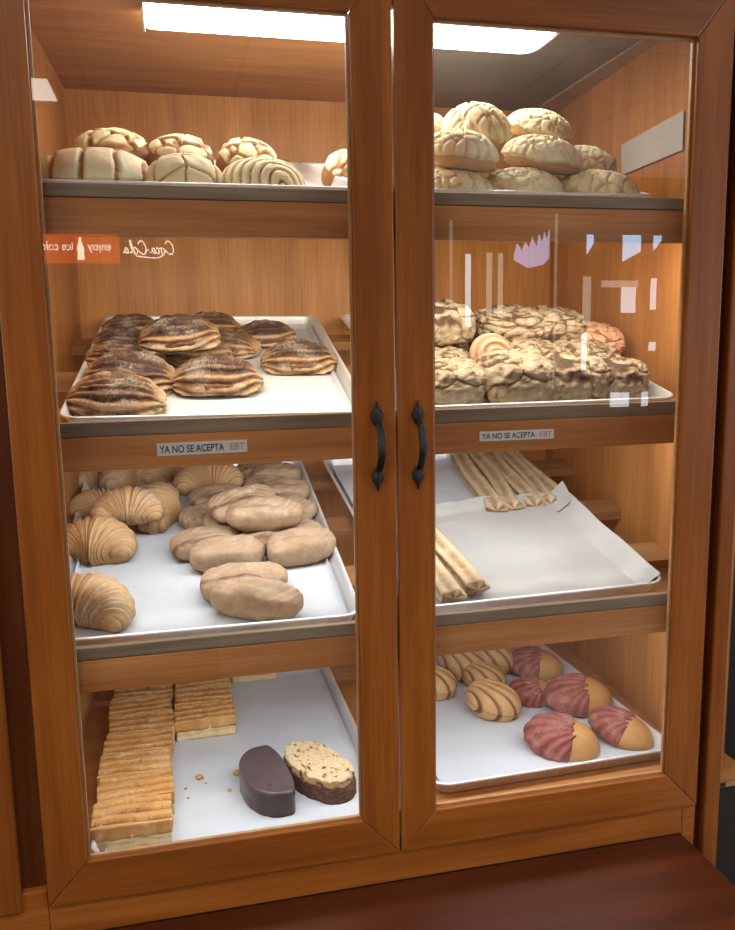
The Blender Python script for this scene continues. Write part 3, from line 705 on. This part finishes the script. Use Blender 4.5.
# ---- bow rolls: two pillowy lobes folded into each other
def bow_mesh(seed, L=.056, w=.030, h=.040, fold=.030, open_=.32):
    bm = bmesh.new()
    def lobe(cx, cy, rz, zs, lift):
        V, Fc, _ = sph(lambda th, ph: (L * abs(cos(ph)) ** .5 * sgp(cos(th), .58) + .22 * w * sin(th), w * abs(cos(ph)) ** .5 * sgp(sin(th), .72) * (1 - .22 * cos(th)), h * zs * .5 + h * zs * .5 * sgp(sin(ph), .7) * (1 - .18 * cos(th) ** 2), 0), 40, 20)
        Mx = Matrix.Translation((cx, cy, lift)) @ Matrix.Rotation(rz, 4, 'Z')
        vs = [bm.verts.new(Mx @ Vector(v)) for v in V]
        for f in Fc: bm.faces.new([vs[i] for i in f])
    lobe(-.013, fold * .9, open_ * .5, .92, 0); lobe(.013, -fold * .9, -open_ * .5, 1.12, 0)
    me = bpy.data.meshes.new('tmp'); bm.to_mesh(me); bm.free()
    o = bpy.data.objects.new('tmp', me); C.objects.link(o)
    r = o.modifiers.new('r', 'REMESH'); r.mode = 'VOXEL'; r.voxel_size = .0022
    s = o.modifiers.new('s', 'SMOOTH'); s.iterations = 4; s.factor = .5
    bpy.context.view_layer.update()
    e = bpy.data.meshes.new_from_object(o.evaluated_get(bpy.context.evaluated_depsgraph_get())); bpy.data.objects.remove(o)
    V = [v.co.copy() for v in e.vertices]; Fc = [tuple(p.vertices) for p in e.polygons]
    M = []; V2 = []
    for v in V:
        fold_d = abs(v.y) ; n = fz(v.x, v.y, v.z, 45, seed)
        groove = exp(-(v.y / .006) ** 2)
        arc = sin((v.y + (12 * v.x * v.x) * (1 if v.y > 0 else -1)) * 420 + 2.5 * n)
        V2.append(v + Vector((0, 0, (.0024 * n + .0005 * arc) if v.z > .005 else 0)))
        M.append(.26 + .75 * groove + .25 * n + .35 * (1 - sstep(0, .4, v.z / h)) - .05 * arc)
    return me_from('roll_crust', (V2, Fc, M), B_roll)
bw = [bow_mesh(1.0), bow_mesh(5.0, L=.060, fold=.028, open_=.55), bow_mesh(8.0, L=.054, w=.032, fold=.032, open_=.15)]
g = 'sugared bow rolls on the third shelf left tray'
BL = [(.148, .600, FB, .1, 0, .95, 0, 'pale bow roll at the far back right, just under the rail'),
      (.156, .510, FB, .05, 0, .95, 2, 'bow roll second from the back in the right row'),
      (.150, .425, FB, -.1, 0, 1.0, 1, 'bow roll behind the topmost one, by the right tray side'),
      (.050, .460, FB, .2, 0, 1.0, 0, 'bow roll left of centre partly under the topmost one'),
      (.030, .380, FB, .4, 0, .95, 2, 'brown bow roll between the big croissant and the topmost roll'),
      (.145, .330, FB, -.1, 0, 1.0, 1, 'bow roll lying right under the topmost one'),
      (.022, .255, FB, .1, 0, 1.12, 0, 'large bow roll left of the crossing pair, centre of the tray'),
      (.148, .262, FB, .15, 0, 1.15, 2, 'wide grey-brown bow roll by the right tray side, second from front'),
      (.093, .322, .018, .12, .1, 1.12, 1, 'bow roll stacked on top of the others'),
      (.068, .100, FB, -.25, 0, 1.18, 1, 'two-lobed bow roll nearest the front, alone on the paper')]
for u, v, w, rz, rx_, s, i, lab in BL:
    put('bow_roll', '3L', u, v, w, rz=rz, rx=rx_, s=s, label=lab, cat='bread roll', group=g, meshes=[('roll_crust', bw[i])])

# ---- long ridged sticks
def stick_mesh(seed, L=.33, r=.019):
    V = []; Fc = []; M = []; N = 90; K = 48
    for i in range(N + 1):
        t = i / N; y = (t - .5) * L; e = min(1, min(t, 1 - t) * 40 + .72) if 0 < i < N else .02
        for k in range(K):
            a = 2 * pi * k / K; rg = sgp(cos(a * 5 + .4 * sin(t * 7 + seed)), .7)
            rr = r * e * (1 + .17 * rg + .09 * fz(t * 22, cos(a) * 2, sin(a) * 2, 1.3, seed)) * (1 + .03 * sin(t * 5 + seed))
            x = rr * cos(a) * 1.12 + .003 * sin(t * 5 + seed); z = rr * sin(a) * .8 + r * .72
            V.append((x, y, max(0, z))); M.append(.38 - .33 * rg + .15 * nz(x, y, z, 60, seed) + .3 * (1 - sstep(-.6, .2, sin(a))) + .35 * (t < .015 or t > .985))
    for i in range(N):
        for k in range(K): Fc.append((i * K + k, i * K + (k + 1) % K, (i + 1) * K + (k + 1) % K, (i + 1) * K + k))
    Fc.append(tuple(reversed(range(K)))); Fc.append(tuple(range(N * K, N * K + K)))
    return me_from('stick_crust', (V, Fc, M), B_stick)
sm = [stick_mesh(1.), stick_mesh(5.)]
g = 'long ridged pastry sticks on the third shelf right tray'
for j, (u, lab) in enumerate(((.062, 'leftmost of the five ridged sticks lying side by side at the back'), (.103, 'second from the left of the five sticks at the back'),
                              (.143, 'middle one of the five sticks at the back'), (.180, 'fourth from the left of the five sticks at the back'), (.212, 'rightmost, slightly browner stick against the tray side'))):
    put('pastry_stick', '3R', u + .02 - (.012 if j == 4 else 0), .500 + .004 * j, FB, rz=-.13 + .02 * j, rx=0, label=lab, cat='pastry stick', group=g, meshes=[('stick_crust', sm[j % 2])])
for u, v, lab in ((-.103, .185, 'ridged stick lying alone at the front, right of the pair beside the door post'), (-.150, .165, 'ridged stick at the front left, partly behind the middle door post')):
    put('pastry_stick', '3R', u, v, FB + .012, rz=.02, label=lab, cat='pastry stick', group=g, meshes=[('stick_crust', sm[0])], sz=(.92, .92, .92))

# ---- layered puff bars: slab from an outline
def slab(outline, h, zt, mfun, rings=14, edge=.004, side=8, bulge=.002, seed=0, mat=None, name='slab', z0=0.0):
    cx = sum(p[0] for p in outline) / len(outline); cy = sum(p[1] for p in outline) / len(outline)
    n = len(outline); V = [(cx, cy, h + zt(cx, cy))]; M = [mfun(cx, cy, h, 0)]; R = []
    def add(s, zf, part):
        row = []
        for i, (x, y) in enumerate(outline):
            X = cx + (x - cx) * s; Y = cy + (y - cy) * s; z = zf(X, Y)
            k = bulge * nz(X, Y, z, 80, seed) if part else 0
            d = Vector((x - cx, y - cy)).normalized()
            row.append(len(V)); V.append((X + d.x * k, Y + d.y * k, z)); M.append(mfun(X, Y, z, part))
        R.append(row)
    for j in range(1, rings + 1): add(j / (rings + .0) * .97, lambda X, Y: h + zt(X, Y), 0)
    add(.995, lambda X, Y: h + zt(X, Y) - edge * .4, 0)
    for j in range(side + 1): add(1.0, lambda X, Y: z0 + (h - z0 - edge) * (1 - j / side) + zt(X, Y) * (1 - j / side), 1)
    Fc = [(0, R[0][i], R[0][(i + 1) % n]) for i in range(n)]
    for a, b_ in zip(R, R[1:]):
        for i in range(n): Fc.append((a[i], b_[i], b_[(i + 1) % n], a[(i + 1) % n]))
    Fc.append(tuple(reversed(R[-1])))
    return me_from(name, (V, Fc, M), mat)
def rect_outline(w, d, nx=26, ny=18, jit=.0, seed=0):
    P = []
    for i in range(nx): P.append((-w / 2 + w * i / nx, -d / 2))
    for i in range(ny): P.append((w / 2, -d / 2 + d * i / ny))
    for i in range(nx): P.append((w / 2 - w * i / nx, d / 2))
    for i in range(ny): P.append((-w / 2, d / 2 - d * i / ny))
    return [(x + jit * nz(x, y, 0, 60, seed), y + jit * nz(y, x, 0, 60, seed + 4)) for x, y in P]
def bar_meshes(seed, w=.116, d=.072):
    h = .035
    def z2(x, y):
        q = -y / d * 3.0 + .34 * nz(x, y * .6, 0, 13, seed) + .05 * sin(x * 50 + seed)
        saw = q - math.floor(q)
        return .0075 * saw ** .7 - .003 * (1 - sstep(0, .12, saw)) + .0012 * fz(x, y, 0, 70, seed)
    def m2(x, y, z, part):
        q = -y / d * 3.0 + .34 * nz(x, y * .6, 0, 13, seed) + .05 * sin(x * 50 + seed); saw = q - math.floor(q)
        return .15 + .8 * (1 - sstep(.0, .30, saw)) + .2 * nz(x, y, 0, 40, seed) + (.15 if part else 0)
    top = slab(rect_outline(w, d, 46, 34, .0025, seed), h, z2, m2, rings=34, edge=.003, side=3, bulge=.002, seed=seed, mat=B_puff, name='glazed_top', z0=h - .017)
    def m1(x, y, z, part): return .15 + .5 * (abs(sin(z * 260 + 1.5 * nz(x, y, 0, 30, seed))) < .35) + .25 * nz(x, y, z, 70, seed)
    bd = slab(rect_outline(w - .004, d - .003, 46, 30, .002, seed + 3), h - .010, lambda x, y: 0, m1, rings=4, edge=.001, side=14, bulge=.0016, seed=seed, mat=B_cream, name='layers')
    return bd, top
bmv = [bar_meshes(1.), bar_meshes(6.), bar_meshes(3., d=.080)]
g = 'layered puff bars on the bottom left tray'
names = ['front', 'second', 'third', 'fourth', 'fifth', 'sixth', 'seventh']
vv = .088
for j in range(8):
    put('puff_bar', '4L', -.172 + .003 * sin(j * 2.1), .078 + j * .0765, FB, rz=.03 * sin(j * 1.7), sz=(1.02, 1.02, 1.0), label=('front-most golden puff bar at the bottom left corner of the tray' if j == 0 else
        'golden ridged puff bar in the left column, ' + ['', 'second', 'third', 'fourth', 'fifth', 'sixth', 'seventh', 'eighth'][j] + ' from the front'), group=g,
        meshes=[('layers', bmv[j % 2][0]), ('glazed_top', bmv[j % 2][1])])
for j in range(4):
    put('puff_bar', '4L', -.052, .400 + j * .0765, FB + .001, rz=.02 * (-1) ** j, sz=(.98, 1, 1), label='puff bar in the right column, ' + ['nearest, showing its cream side', 'second from the front', 'third from the front', 'farthest back'][j], group=g,
        meshes=[('layers', bmv[(j + 1) % 2][0]), ('glazed_top', bmv[(j + 1) % 2][1])])
put('puff_bar', '4L', .062, .632, FB, sz=(.86, .62, .8), label='pale cream-sided bar lying alone at the back under the rail', group=g, meshes=[('layers', bmv[0][0]), ('glazed_top', slab(rect_outline(.116, .07, 30, 20), .036, lambda x, y: .001 * nz(x, y, 0, 60), lambda x, y, z, p: .1, mat=B_cream, name='pale_top', z0=.032))])

# ---- cake slices
def d_outline(L, Wd, n=64, flat=.25, k=0.0):
    P = []
    for i in range(n):
        a = 2 * pi * i / n; x = Wd * sgp(cos(a), .85); y = L * sgp(sin(a), .85)
        if x < 0: x *= flat
        x += k * (y / L) ** 2
        P.append((x, y))
    return P
def choc():
    def zt(x, y): return .001 * fz(x, y, 0, 40, 2) - .004 * (noise.voronoi(Vector((x * 55, y * 55, 1)))[0][0] < .11)
    def mf(x, y, z, p): return (.25 if not p else .8) + .6 * (noise.voronoi(Vector((x * 55, y * 55, 1)))[0][0] < .12) * (not p) + .2 * nz(x, y, z, 20)
    return slab([(-x, y) for x, y in reversed(d_outline(.066, .062, 90, .30, .0))], .047, zt, mf, rings=40, edge=.007, side=8, bulge=.0015, mat=B_choc, name='chocolate_glaze')
def sponge():
    def zt(x, y): return .004 * fz(x, y, 0, 110, 5)
    ol = d_outline(.068, .058, 90, .42, .014)
    def top(x, y, z, p): return .18 + .5 * (fz(x, y, z, 120, 3) > .32) if not p else .35
    def sd(x, y, z, p): return .95
    base = slab(ol, .030, zt, sd, rings=6, side=6, bulge=.003, mat=B_sponge, name='dark_crust')
    t = slab([(x * .97, y * .97) for x, y in ol], .043, zt, lambda x, y, z, p: .12 + .75 * sstep(.25, .5, fz(x, y, z, 130, 3)) + (.35 if p else 0), rings=40, edge=.003, side=8, bulge=.003, mat=B_sponge, name='crumb', z0=.028)
    return base, t
put('chocolate_cake', '4L', .058, .150, FB, rz=.16, sz=(.95, 1.25, .9), label='half-round chocolate-glazed cake piece with pitted shiny top', cat='cake', meshes=[('chocolate_glaze', choc())])
sb, st_ = sponge()
put('sponge_cake', '4L', .112, .150, FB, rz=.42, sz=(1.05, 1.2, .95), label='curved sponge cake slice with open crumb, right of the chocolate piece', cat='cake', meshes=[('dark_crust', sb), ('crumb', st_)])
def crumb_piece(seed):
    return me_from('crumb', sph(lambda th, ph: (lambda p: (p[0] * (1 + .4 * nz(*p, 300, seed)), p[1] * (1 + .4 * nz(*p, 300, seed + 2)), .004 + p[2], .3))((.006 * cos(ph) * cos(th), .005 * cos(ph) * sin(th), .004 * sin(ph))), 18, 12), B_puff)
cpm = [crumb_piece(1.), crumb_piece(4.)]
for i, (u, v, s, lab) in enumerate(((-.068, .218, 1.0, 'largest loose pastry crumb near the puff bars'), (-.004, .215, 1.2, 'golden crumb beside the chocolate cake'), (-.02, .165, .7, 'small crumb in front of the golden one'),
                                    (-.092, .19, .5, 'tiny crumb by the puff bar column'), (-.088, .16, .45, 'tiniest crumb on the bottom left paper'), (-.058, .20, .35, 'speck of crumb beside the largest one'))):
    put('pastry_crumb', '4L', u, v, FB, rz=i, s=s, label=lab, cat='crumb', group='loose crumbs on the paper', meshes=[('crumb', cpm[i % 2])])

# ---- shell cookies: two ribbed shells with a filling seam
def shell_mesh(seed, up=True, rx=.050, ry=.040, h=.030, ribs=15):
    def f(th, ph):
        c = abs(cos(ph)) ** .75; x = rx * c * cos(th); y = ry * c * sin(th)
        hx = x + rx * 1.35; a = math.atan2(y, hx)
        L = cos(a * 27 + .2 * nz(x, y, 0, 30, seed))
        z = h * sin(ph) if ph > 0 else .25 * h * sin(ph)
        g_ = sstep(-.3, -1.0, L)
        z -= .0035 * g_ * (ph > 0) - .0008 * L * (ph > 0)
        m = .22 + .75 * g_ * (ph > 0) + .5 * (ph <= 0.05) + .1 * nz(x, y, z, 30, seed)
        return x, y, z * (1 if up else -1), m
    V, Fc, M = sph(f, 120, 44)
    if not up: Fc = [tuple(reversed(q)) for q in Fc]
    return me_from('upper_shell' if up else 'lower_shell', (V, Fc, M), B_shell)
su, sl = shell_mesh(1.), shell_mesh(2., False)
seam = me_from('filling', sph(lambda th, ph: (.044 * abs(cos(ph)) ** .5 * cos(th), .035 * abs(cos(ph)) ** .5 * sin(th), .004 * sin(ph), .9), 40, 10), B_shell)
g = 'ribbed shell cookies on the bottom right tray'
for u, v, w, rz, rx_, ry_, s, lab in ((-.006, .452, .008, -.95, .3, .0, 1.2, 'ribbed tan shell cookie at the back left, beside the door post'),
                                      (.062, .462, .012, -.75, .3, .1, 1.2, 'ribbed tan shell cookie at the back, touching the pink ones'),
                                      (-.014, .262, .004, -.80, .2, .1, 1.16, 'ribbed tan shell cookie nearest the front'),
                                      (-.100, .385, .002, -.9, .1, .0, 1.1, 'ribbed shell cookie mostly behind the middle door post'),
                                      (.020, .390, -.004, -.8, .1, .1, 1.0, 'shell cookie lying beneath the back pair')):
    put('shell_cookie', '4R', u, v, w, rz=rz, rx=rx_, ry=ry_, s=s, label=lab, cat='cookie', group=g, meshes=[('upper_shell', su), ('lower_shell', sl), ('filling', seam)])
def pink_meshes(seed):
    rx, ry, h = .056, .040, .046
    def body(th, ph):
        x, y, z = dome_xyz(rx, ry, h, th, ph, ex=.8); k = 1 + .05 * nz(x, y, z, 25, seed)
        return x * k, y * k, z, .35 + .3 * (1 - sstep(.1, .6, z / h)) + .2 * nz(x, y, z, 20, seed)
    def cap(th, ph):
        p = max(ph, radians(-4))
        x, y, z = dome_xyz(rx * 1.03, ry * 1.03, h * 1.02, th, p, ex=.8)
        a = math.atan2(y, x - rx * .55); d = sqrt((x - rx * .55) ** 2 + y * y) / rx
        lim = .18 + .16 * nz(cos(a * 3), sin(a * 3), 0, 1.6, seed)
        L = sin(a * 27 + 1.5 * nz(x, y, 0, 25, seed))
        inside = sstep(lim * rx + .004, lim * rx - .004, x) * (ph > radians(-4))
        t = -.0035 + inside * (.0056 + .0013 * L)
        v = Vector((x / rx, y / ry, .8 * z / h)).normalized()
        return x + v.x * t, y + v.y * t, z + v.z * t, .35 + .35 * (L < -.2) + .2 * nz(x, y, z, 50, seed)
    return me_from('bun', sph(body, 60, 30), B_golden), me_from('pink_topping', sph(cap, 140, 80), B_pinkcap)
pk = [pink_meshes(2.), pink_meshes(7.)]
g = 'pink-topped buns on the bottom right tray'
for u, v, w, rz, rx_, ry_, s, i, lab in ((.156, .422, FB + .004, -.5, .25, -.1, 1.06, 0, 'pink-topped golden bun at the back of the bottom right tray'),
                                    (.090, .300, FB, -.2, .3, .0, .92, 1, 'small dusky pink bun squeezed between the shell cookie and larger buns'),
                                    (.158, .235, FB + .012, -.3, .35, -.1, 1.16, 1, 'large pink-topped bun in the middle of the group'),
                                    (.050, .100, FB, -.5, .4, .0, 1.20, 0, 'large pink ribbed bun nearest the tray front'),
                                    (.172, .102, FB, -.9, .2, .1, 1.05, 1, 'browner bun with a thin pink cap by the right tray side')):
    put('pink_bun', '4R', u, v, w, rz=rz, rx=rx_, ry=ry_, s=s, label=lab, cat='sweet bun', group=g, meshes=[('bun', pk[i][0]), ('pink_topping', pk[i][1])])

# ------------------------------------------------------------------ the room behind the camera (seen in the glass) and beside the cabinet
def struct(b, name, mats, bevel=0): o = b.build(name, mats, None, bevel); return tag(o, kind='structure')
RX0, RX1, RY0, RY1, RZ0, RZ1 = -3.2, 4.0, -4.0, .9, -1.0, 1.75
b = MB(); b.box(RX0, RX1, RY0, RY1, RZ0 - .05, RZ0); struct(b, 'floor', plain('tile_floor', (.30, .22, .16), .5, nscale=3))
M_tile, nt, bs, _ = new_mat('ceiling_tiles')
br = nd(nt, 'ShaderNodeTexBrick', offset=0.0, Scale=1.0); br.inputs['Color1'].default_value = (.55, .53, .50, 1); br.inputs['Color2'].default_value = (.60, .58, .55, 1)
br.inputs['Mortar'].default_value = (.30, .29, .27, 1); br.inputs['Mortar Size'].default_value = .012; br.inputs['Brick Width'].default_value = .6; br.inputs['Row Height'].default_value = .6
nt.links.new(coords(nt), br.inputs['Vector']); nt.links.new(br.outputs[0], bs.inputs['Base Color']); bs.inputs['Roughness'].default_value = .8
b = MB(); b.box(RX0, RX1, RY0, RY1, RZ1, RZ1 + .05); struct(b, 'ceiling', M_tile)
M_rw = wood('room_wall_wood', (.10, .032, .010), (.14, .048, .016), (.18, .065, .024), 2)
b = MB(); b.box(RX0, RX1, RY0 - .05, RY0, RZ0, RZ1); struct(b, 'wall_front', M_rw)
b = MB(); b.box(RX0 - .05, RX0, RY0, RY1, RZ0, RZ1); struct(b, 'wall_left', M_rw)
M_rw2 = plain('room_wall_tan', (.40, .27, .16), .7)
b = MB(); b.box(RX1, RX1 + .05, RY0, RY1, RZ0, RZ1); struct(b, 'wall_right', M_rw2)
b = MB(); b.box(RX0, RX1, RY1, RY1 + .05, RZ0, RZ1); struct(b, 'wall_back', M_dark)
b = MB(); b.box(RX0, .566, .0605, .5, 1.33, RZ1); b.box(RX0, -1.21, .0605, RY1, RZ0, RZ1); struct(b, 'wall_cabinet', M_rw)
b = MB(); b.box(.795, 1.6, .30, .32, -.240, -.228); b.box(.785, 1.6, .31, .34, -1.0, -.245); o = struct(b, 'trim_1', [M_ledge])
# small dark wainscot beside the cabinet
b = MB(); b.box(.785, 1.6, .3095, .3099, -1.0, -.246); struct(b, 'trim_2', M_dark)

# window wall: panes of sky and pale street seen between mullions
P_sky = emis('window_sky', (.42, .70, 1.0), 8.0); P_pale = emis('window_street', (.95, .85, .72), 2.6); P_lav = emis('window_dusk', (.58, .62, .95), 5.0); P_wh = emis('window_bright', (.85, .92, 1.0), 6.0)
P_thin = emis('window_edge_glow', (.95, .85, .7), 1.5)
WIN = [(1.879, 2.124, 1.175, 1.38, P_lav), (1.545, 1.580, .78, 1.24, P_wh), (1.690, 1.725, .84, 1.25, P_pale), (1.770, 1.800, .84, 1.25, P_pale),
       (2.395, 2.440, 1.265, 1.372, P_sky), (2.375, 2.430, .78, 1.10, P_pale), (2.375, 2.410, .48, .73, P_wh),
       (2.660, 2.790, 1.22, 1.372, P_sky), (2.51, 2.78, 1.03, 1.075, P_pale), (2.660, 2.765, .86, 1.03, P_wh),
       (2.89, 2.945, 1.295, 1.372, P_sky), (2.88, 2.92, .88, 1.09, P_wh), (2.60, 2.74, .22, .32, P_wh), (2.84, 2.885, .22, .32, P_wh), (2.88, 2.93, .60, .66, P_wh), (2.165, 2.182, .35, 1.50, P_thin), (1.44, 1.455, .9, 1.45, P_thin)]
for i, (x0, x1, z0, z1, m) in enumerate(WIN):
    b = MB()
    if i == 0:   # treetops bite into the bright sky of this pane
        b.prism([(x0, z0 + .03), (x0 + .10, z0 - .02), (x0 + .2, z0), (x1, z0 + .04), (x1, z1 + .02), (x1 - .018, z1 - .05), (x1 - .035, z1), (x1 - .05, z1 - .07), (x1 - .07, z1 - .01), (x1 - .09, z1 - .09), (x1 - .12, z1 - .03), (x1 - .14, z1 - .10), (x1 - .17, z1 - .06), (x1 - .19, z1 - .12), (x0 + .02, z1 - .07), (x0, z1 - .14)], RY0 + .001, RY0 + .012)
    elif i in (4, 7, 10): b.prism([(x0, z0 - .02), (x1, z0 + .045), (x1, z1), (x0, z1)], RY0 + .001, RY0 + .012)
    else: b.box(x0, x1, RY0 + .001, RY0 + .012, z0, z1)
    struct(b, 'window_%d' % (i + 1), m)
# big side windows that give the daylight
P_day = emis('window_daylight', (.78, .88, 1.0), 7.0)
b = MB(); b.box(RX1 - .012, RX1 - .002, -3.4, -.6, .1, 1.45); struct(b, 'window_20', P_day)
b = MB(); b.box(RX0 + .002, RX0 + .012, -3.2, -1.2, .2, 1.45); struct(b, 'window_21', emis('window_left_day', (1.0, .93, .82), 5.0))
# ceiling panels
P_cl = emis('ceiling_panel_glow', (1.0, .95, .86), 6.0)
for (x0, x1, y0, y1, lab) in ((-1.45, -.735, -2.78, -2.46, 'lit ceiling panel far behind at the left'), (1.13, 1.43, -1.50, -1.10, 'lit ceiling panel over the right of the room'), (-1.2, -.6, -1.5, -.9, 'lit ceiling panel above the counter at the left'), (-2.6, -2.0, -1.5, -.9, 'lit ceiling panel at the far left wall')):
    e = empty('ceiling_light', ((x0 + x1) / 2, (y0 + y1) / 2, RZ1)); hx, hy = (x1 - x0) / 2, (y1 - y0) / 2
    b = MB(); b.box(-hx, hx, -hy, hy, -.012, -.004); b.build('diffuser', P_cl, e)
    b = MB(); b.box(-hx - .02, hx + .02, -hy - .02, -hy, -.015, 0); b.box(-hx - .02, hx + .02, hy, hy + .02, -.015, 0); b.box(-hx - .02, -hx, -hy, hy, -.015, 0); b.box(hx, hx + .02, -hy, hy, -.015, 0)
    b.build('frame', M_card, e); tag(e, lab, 'ceiling light', 'ceiling lights of the shop')
# drinks cooler whose lit header is mirrored in the left door
cl = empty('drinks_cooler', (-.75, -3.2, RZ0)); tag(cl, 'drinks cooler with red lit header across the room, mirrored in the left door', 'cooler')
def lb(b, name, mats, par=cl, bev=0): return b.build(name, mats, par, bev, (-.75, -3.2, RZ0))
b = MB(); b.box(-1.2, -.16, -3.55, -2.81, RZ0, 1.06); lb(b, 'body', plain('cooler_black', (.02, .02, .02), .4), cl, .01)
b = MB(); b.box(-1.13, -.23, -2.809, -2.80, RZ0 + .2, 1.0); lb(b, 'door', plain('cooler_door_glass', (.03, .03, .035), .2))
b = MB(); b.box(-1.2, -.522, -2.83, -2.80, 1.066, 1.19); hd = lb(b, 'header', emis('header_red', (1.0, .11, .03), 3.2))
b = MB(); b.box(-.521, -.16, -2.83, -2.80, 1.066, 1.19); h2 = lb(b, 'header_end', plain('header_brown', (.10, .03, .012), .5))
P_w = emis('header_white', (1, .9, .7), 9.0)
def htext(s, xr_, xl_, z, size, **k):
    t, w = text_mesh(s, size, P_w, hd, (xr_ + .75, .402, z + 1.0), (pi / 2, 0, pi), 'lettering', **k)
    t.scale = ((xr_ - xl_) / w, 1, 1); return t
htext('enjoy', -.555, -.655, 1.120, .055); htext('ice cold', -.715, -.85, 1.120, .055)
prof = [(0, .0), (.014, .0), (.016, .012), (.013, .03), (.016, .045), (.011, .065), (.006, .082), (.006, .097), (0, .097)]
b = MB(); b.prism([(-.686 + x, 1.078 + z) for x, z in prof] + [(-.686 - x, 1.078 + z) for x, z in reversed(prof[1:-1])], -2.799, -2.797); b.build('bottle_emblem', P_w, hd, 0, (-.75, -3.2, RZ0))
# flowing white script, drawn as pen strokes
def stroke(pts, r):
    cu = bpy.data.curves.new('s', 'CURVE'); cu.dimensions = '3D'; cu.bevel_depth = r; cu.bevel_resolution = 1; sp = cu.splines.new('NURBS'); sp.points.add(len(pts) - 1)
    for p, q in zip(sp.points, pts): p.co = (q[0], 0, q[1], 1)
    sp.use_endpoint_u = True; sp.order_u = 3; return cu
def script(parent):
    S = []
    def Cc(x): S.append([(x + .9, .75), (x + .75, 1.0), (x + .35, .95), (x, .5), (x + .05, .05), (x + .5, -.05), (x + .95, .3)])
    def Oo(x): S.append([(x + .4, .5), (x + .1, .42), (x + .0, .1), (x + .25, -.02), (x + .45, .2), (x + .42, .5), (x + .7, .42)])
    def cc(x): S.append([(x + .42, .42), (x + .2, .52), (x, .2), (x + .2, -.02), (x + .5, .15)])
    def aa(x): S.append([(x + .4, .45), (x + .1, .45), (x, .12), (x + .2, 0), (x + .42, .48), (x + .40, .08), (x + .65, .12)])
    Cc(0); Oo(.95); cc(1.6); aa(2.05); S.append([(2.75, .3), (3.05, .34)]); Cc(3.1); Oo(4.05); S.append([(4.65, .1), (4.95, .9), (4.85, 1.05), (4.7, .6), (4.75, 0), (5.0, .12)]); aa(5.1)
    S.append([(.9, .3), (1.2, -.22), (2.6, -.30), (4.4, -.12)])
    return S
V_, F_ = [], []
for st in script(None):
    pts = [(-.285 - x * .0385, 1.105 + z * .060) for x, z in st]
    cu = stroke(pts, .0028); o = bpy.data.objects.new('s', cu); C.objects.link(o); bpy.context.view_layer.update()
    me = bpy.data.meshes.new_from_object(o.evaluated_get(bpy.context.evaluated_depsgraph_get())); n = len(V_)
    V_ += [(v.co.x + .75, v.co.y + .403, v.co.z + 1.0) for v in me.vertices]; F_ += [tuple(n + i for i in p.vertices) for p in me.polygons]
    bpy.data.objects.remove(o)
mesh_obj('script_lettering', V_, F_, P_w, h2)

# ------------------------------------------------------------------ world and colour
w = bpy.data.worlds.new('world'); scene.world = w; w.use_nodes = True
w.node_tree.nodes['Background'].inputs[0].default_value = (.7, .8, 1, 1); w.node_tree.nodes['Background'].inputs[1].default_value = .3
scene.view_settings.view_transform = 'Standard'; scene.view_settings.look = 'None'; scene.view_settings.exposure = 0.0
try:
    scene.cycles.use_denoising = True; scene.cycles.max_bounces = 8; scene.cycles.transparent_max_bounces = 12; scene.cycles.caustics_reflective = False; scene.cycles.sample_clamp_indirect = 4.0
except Exception: pass
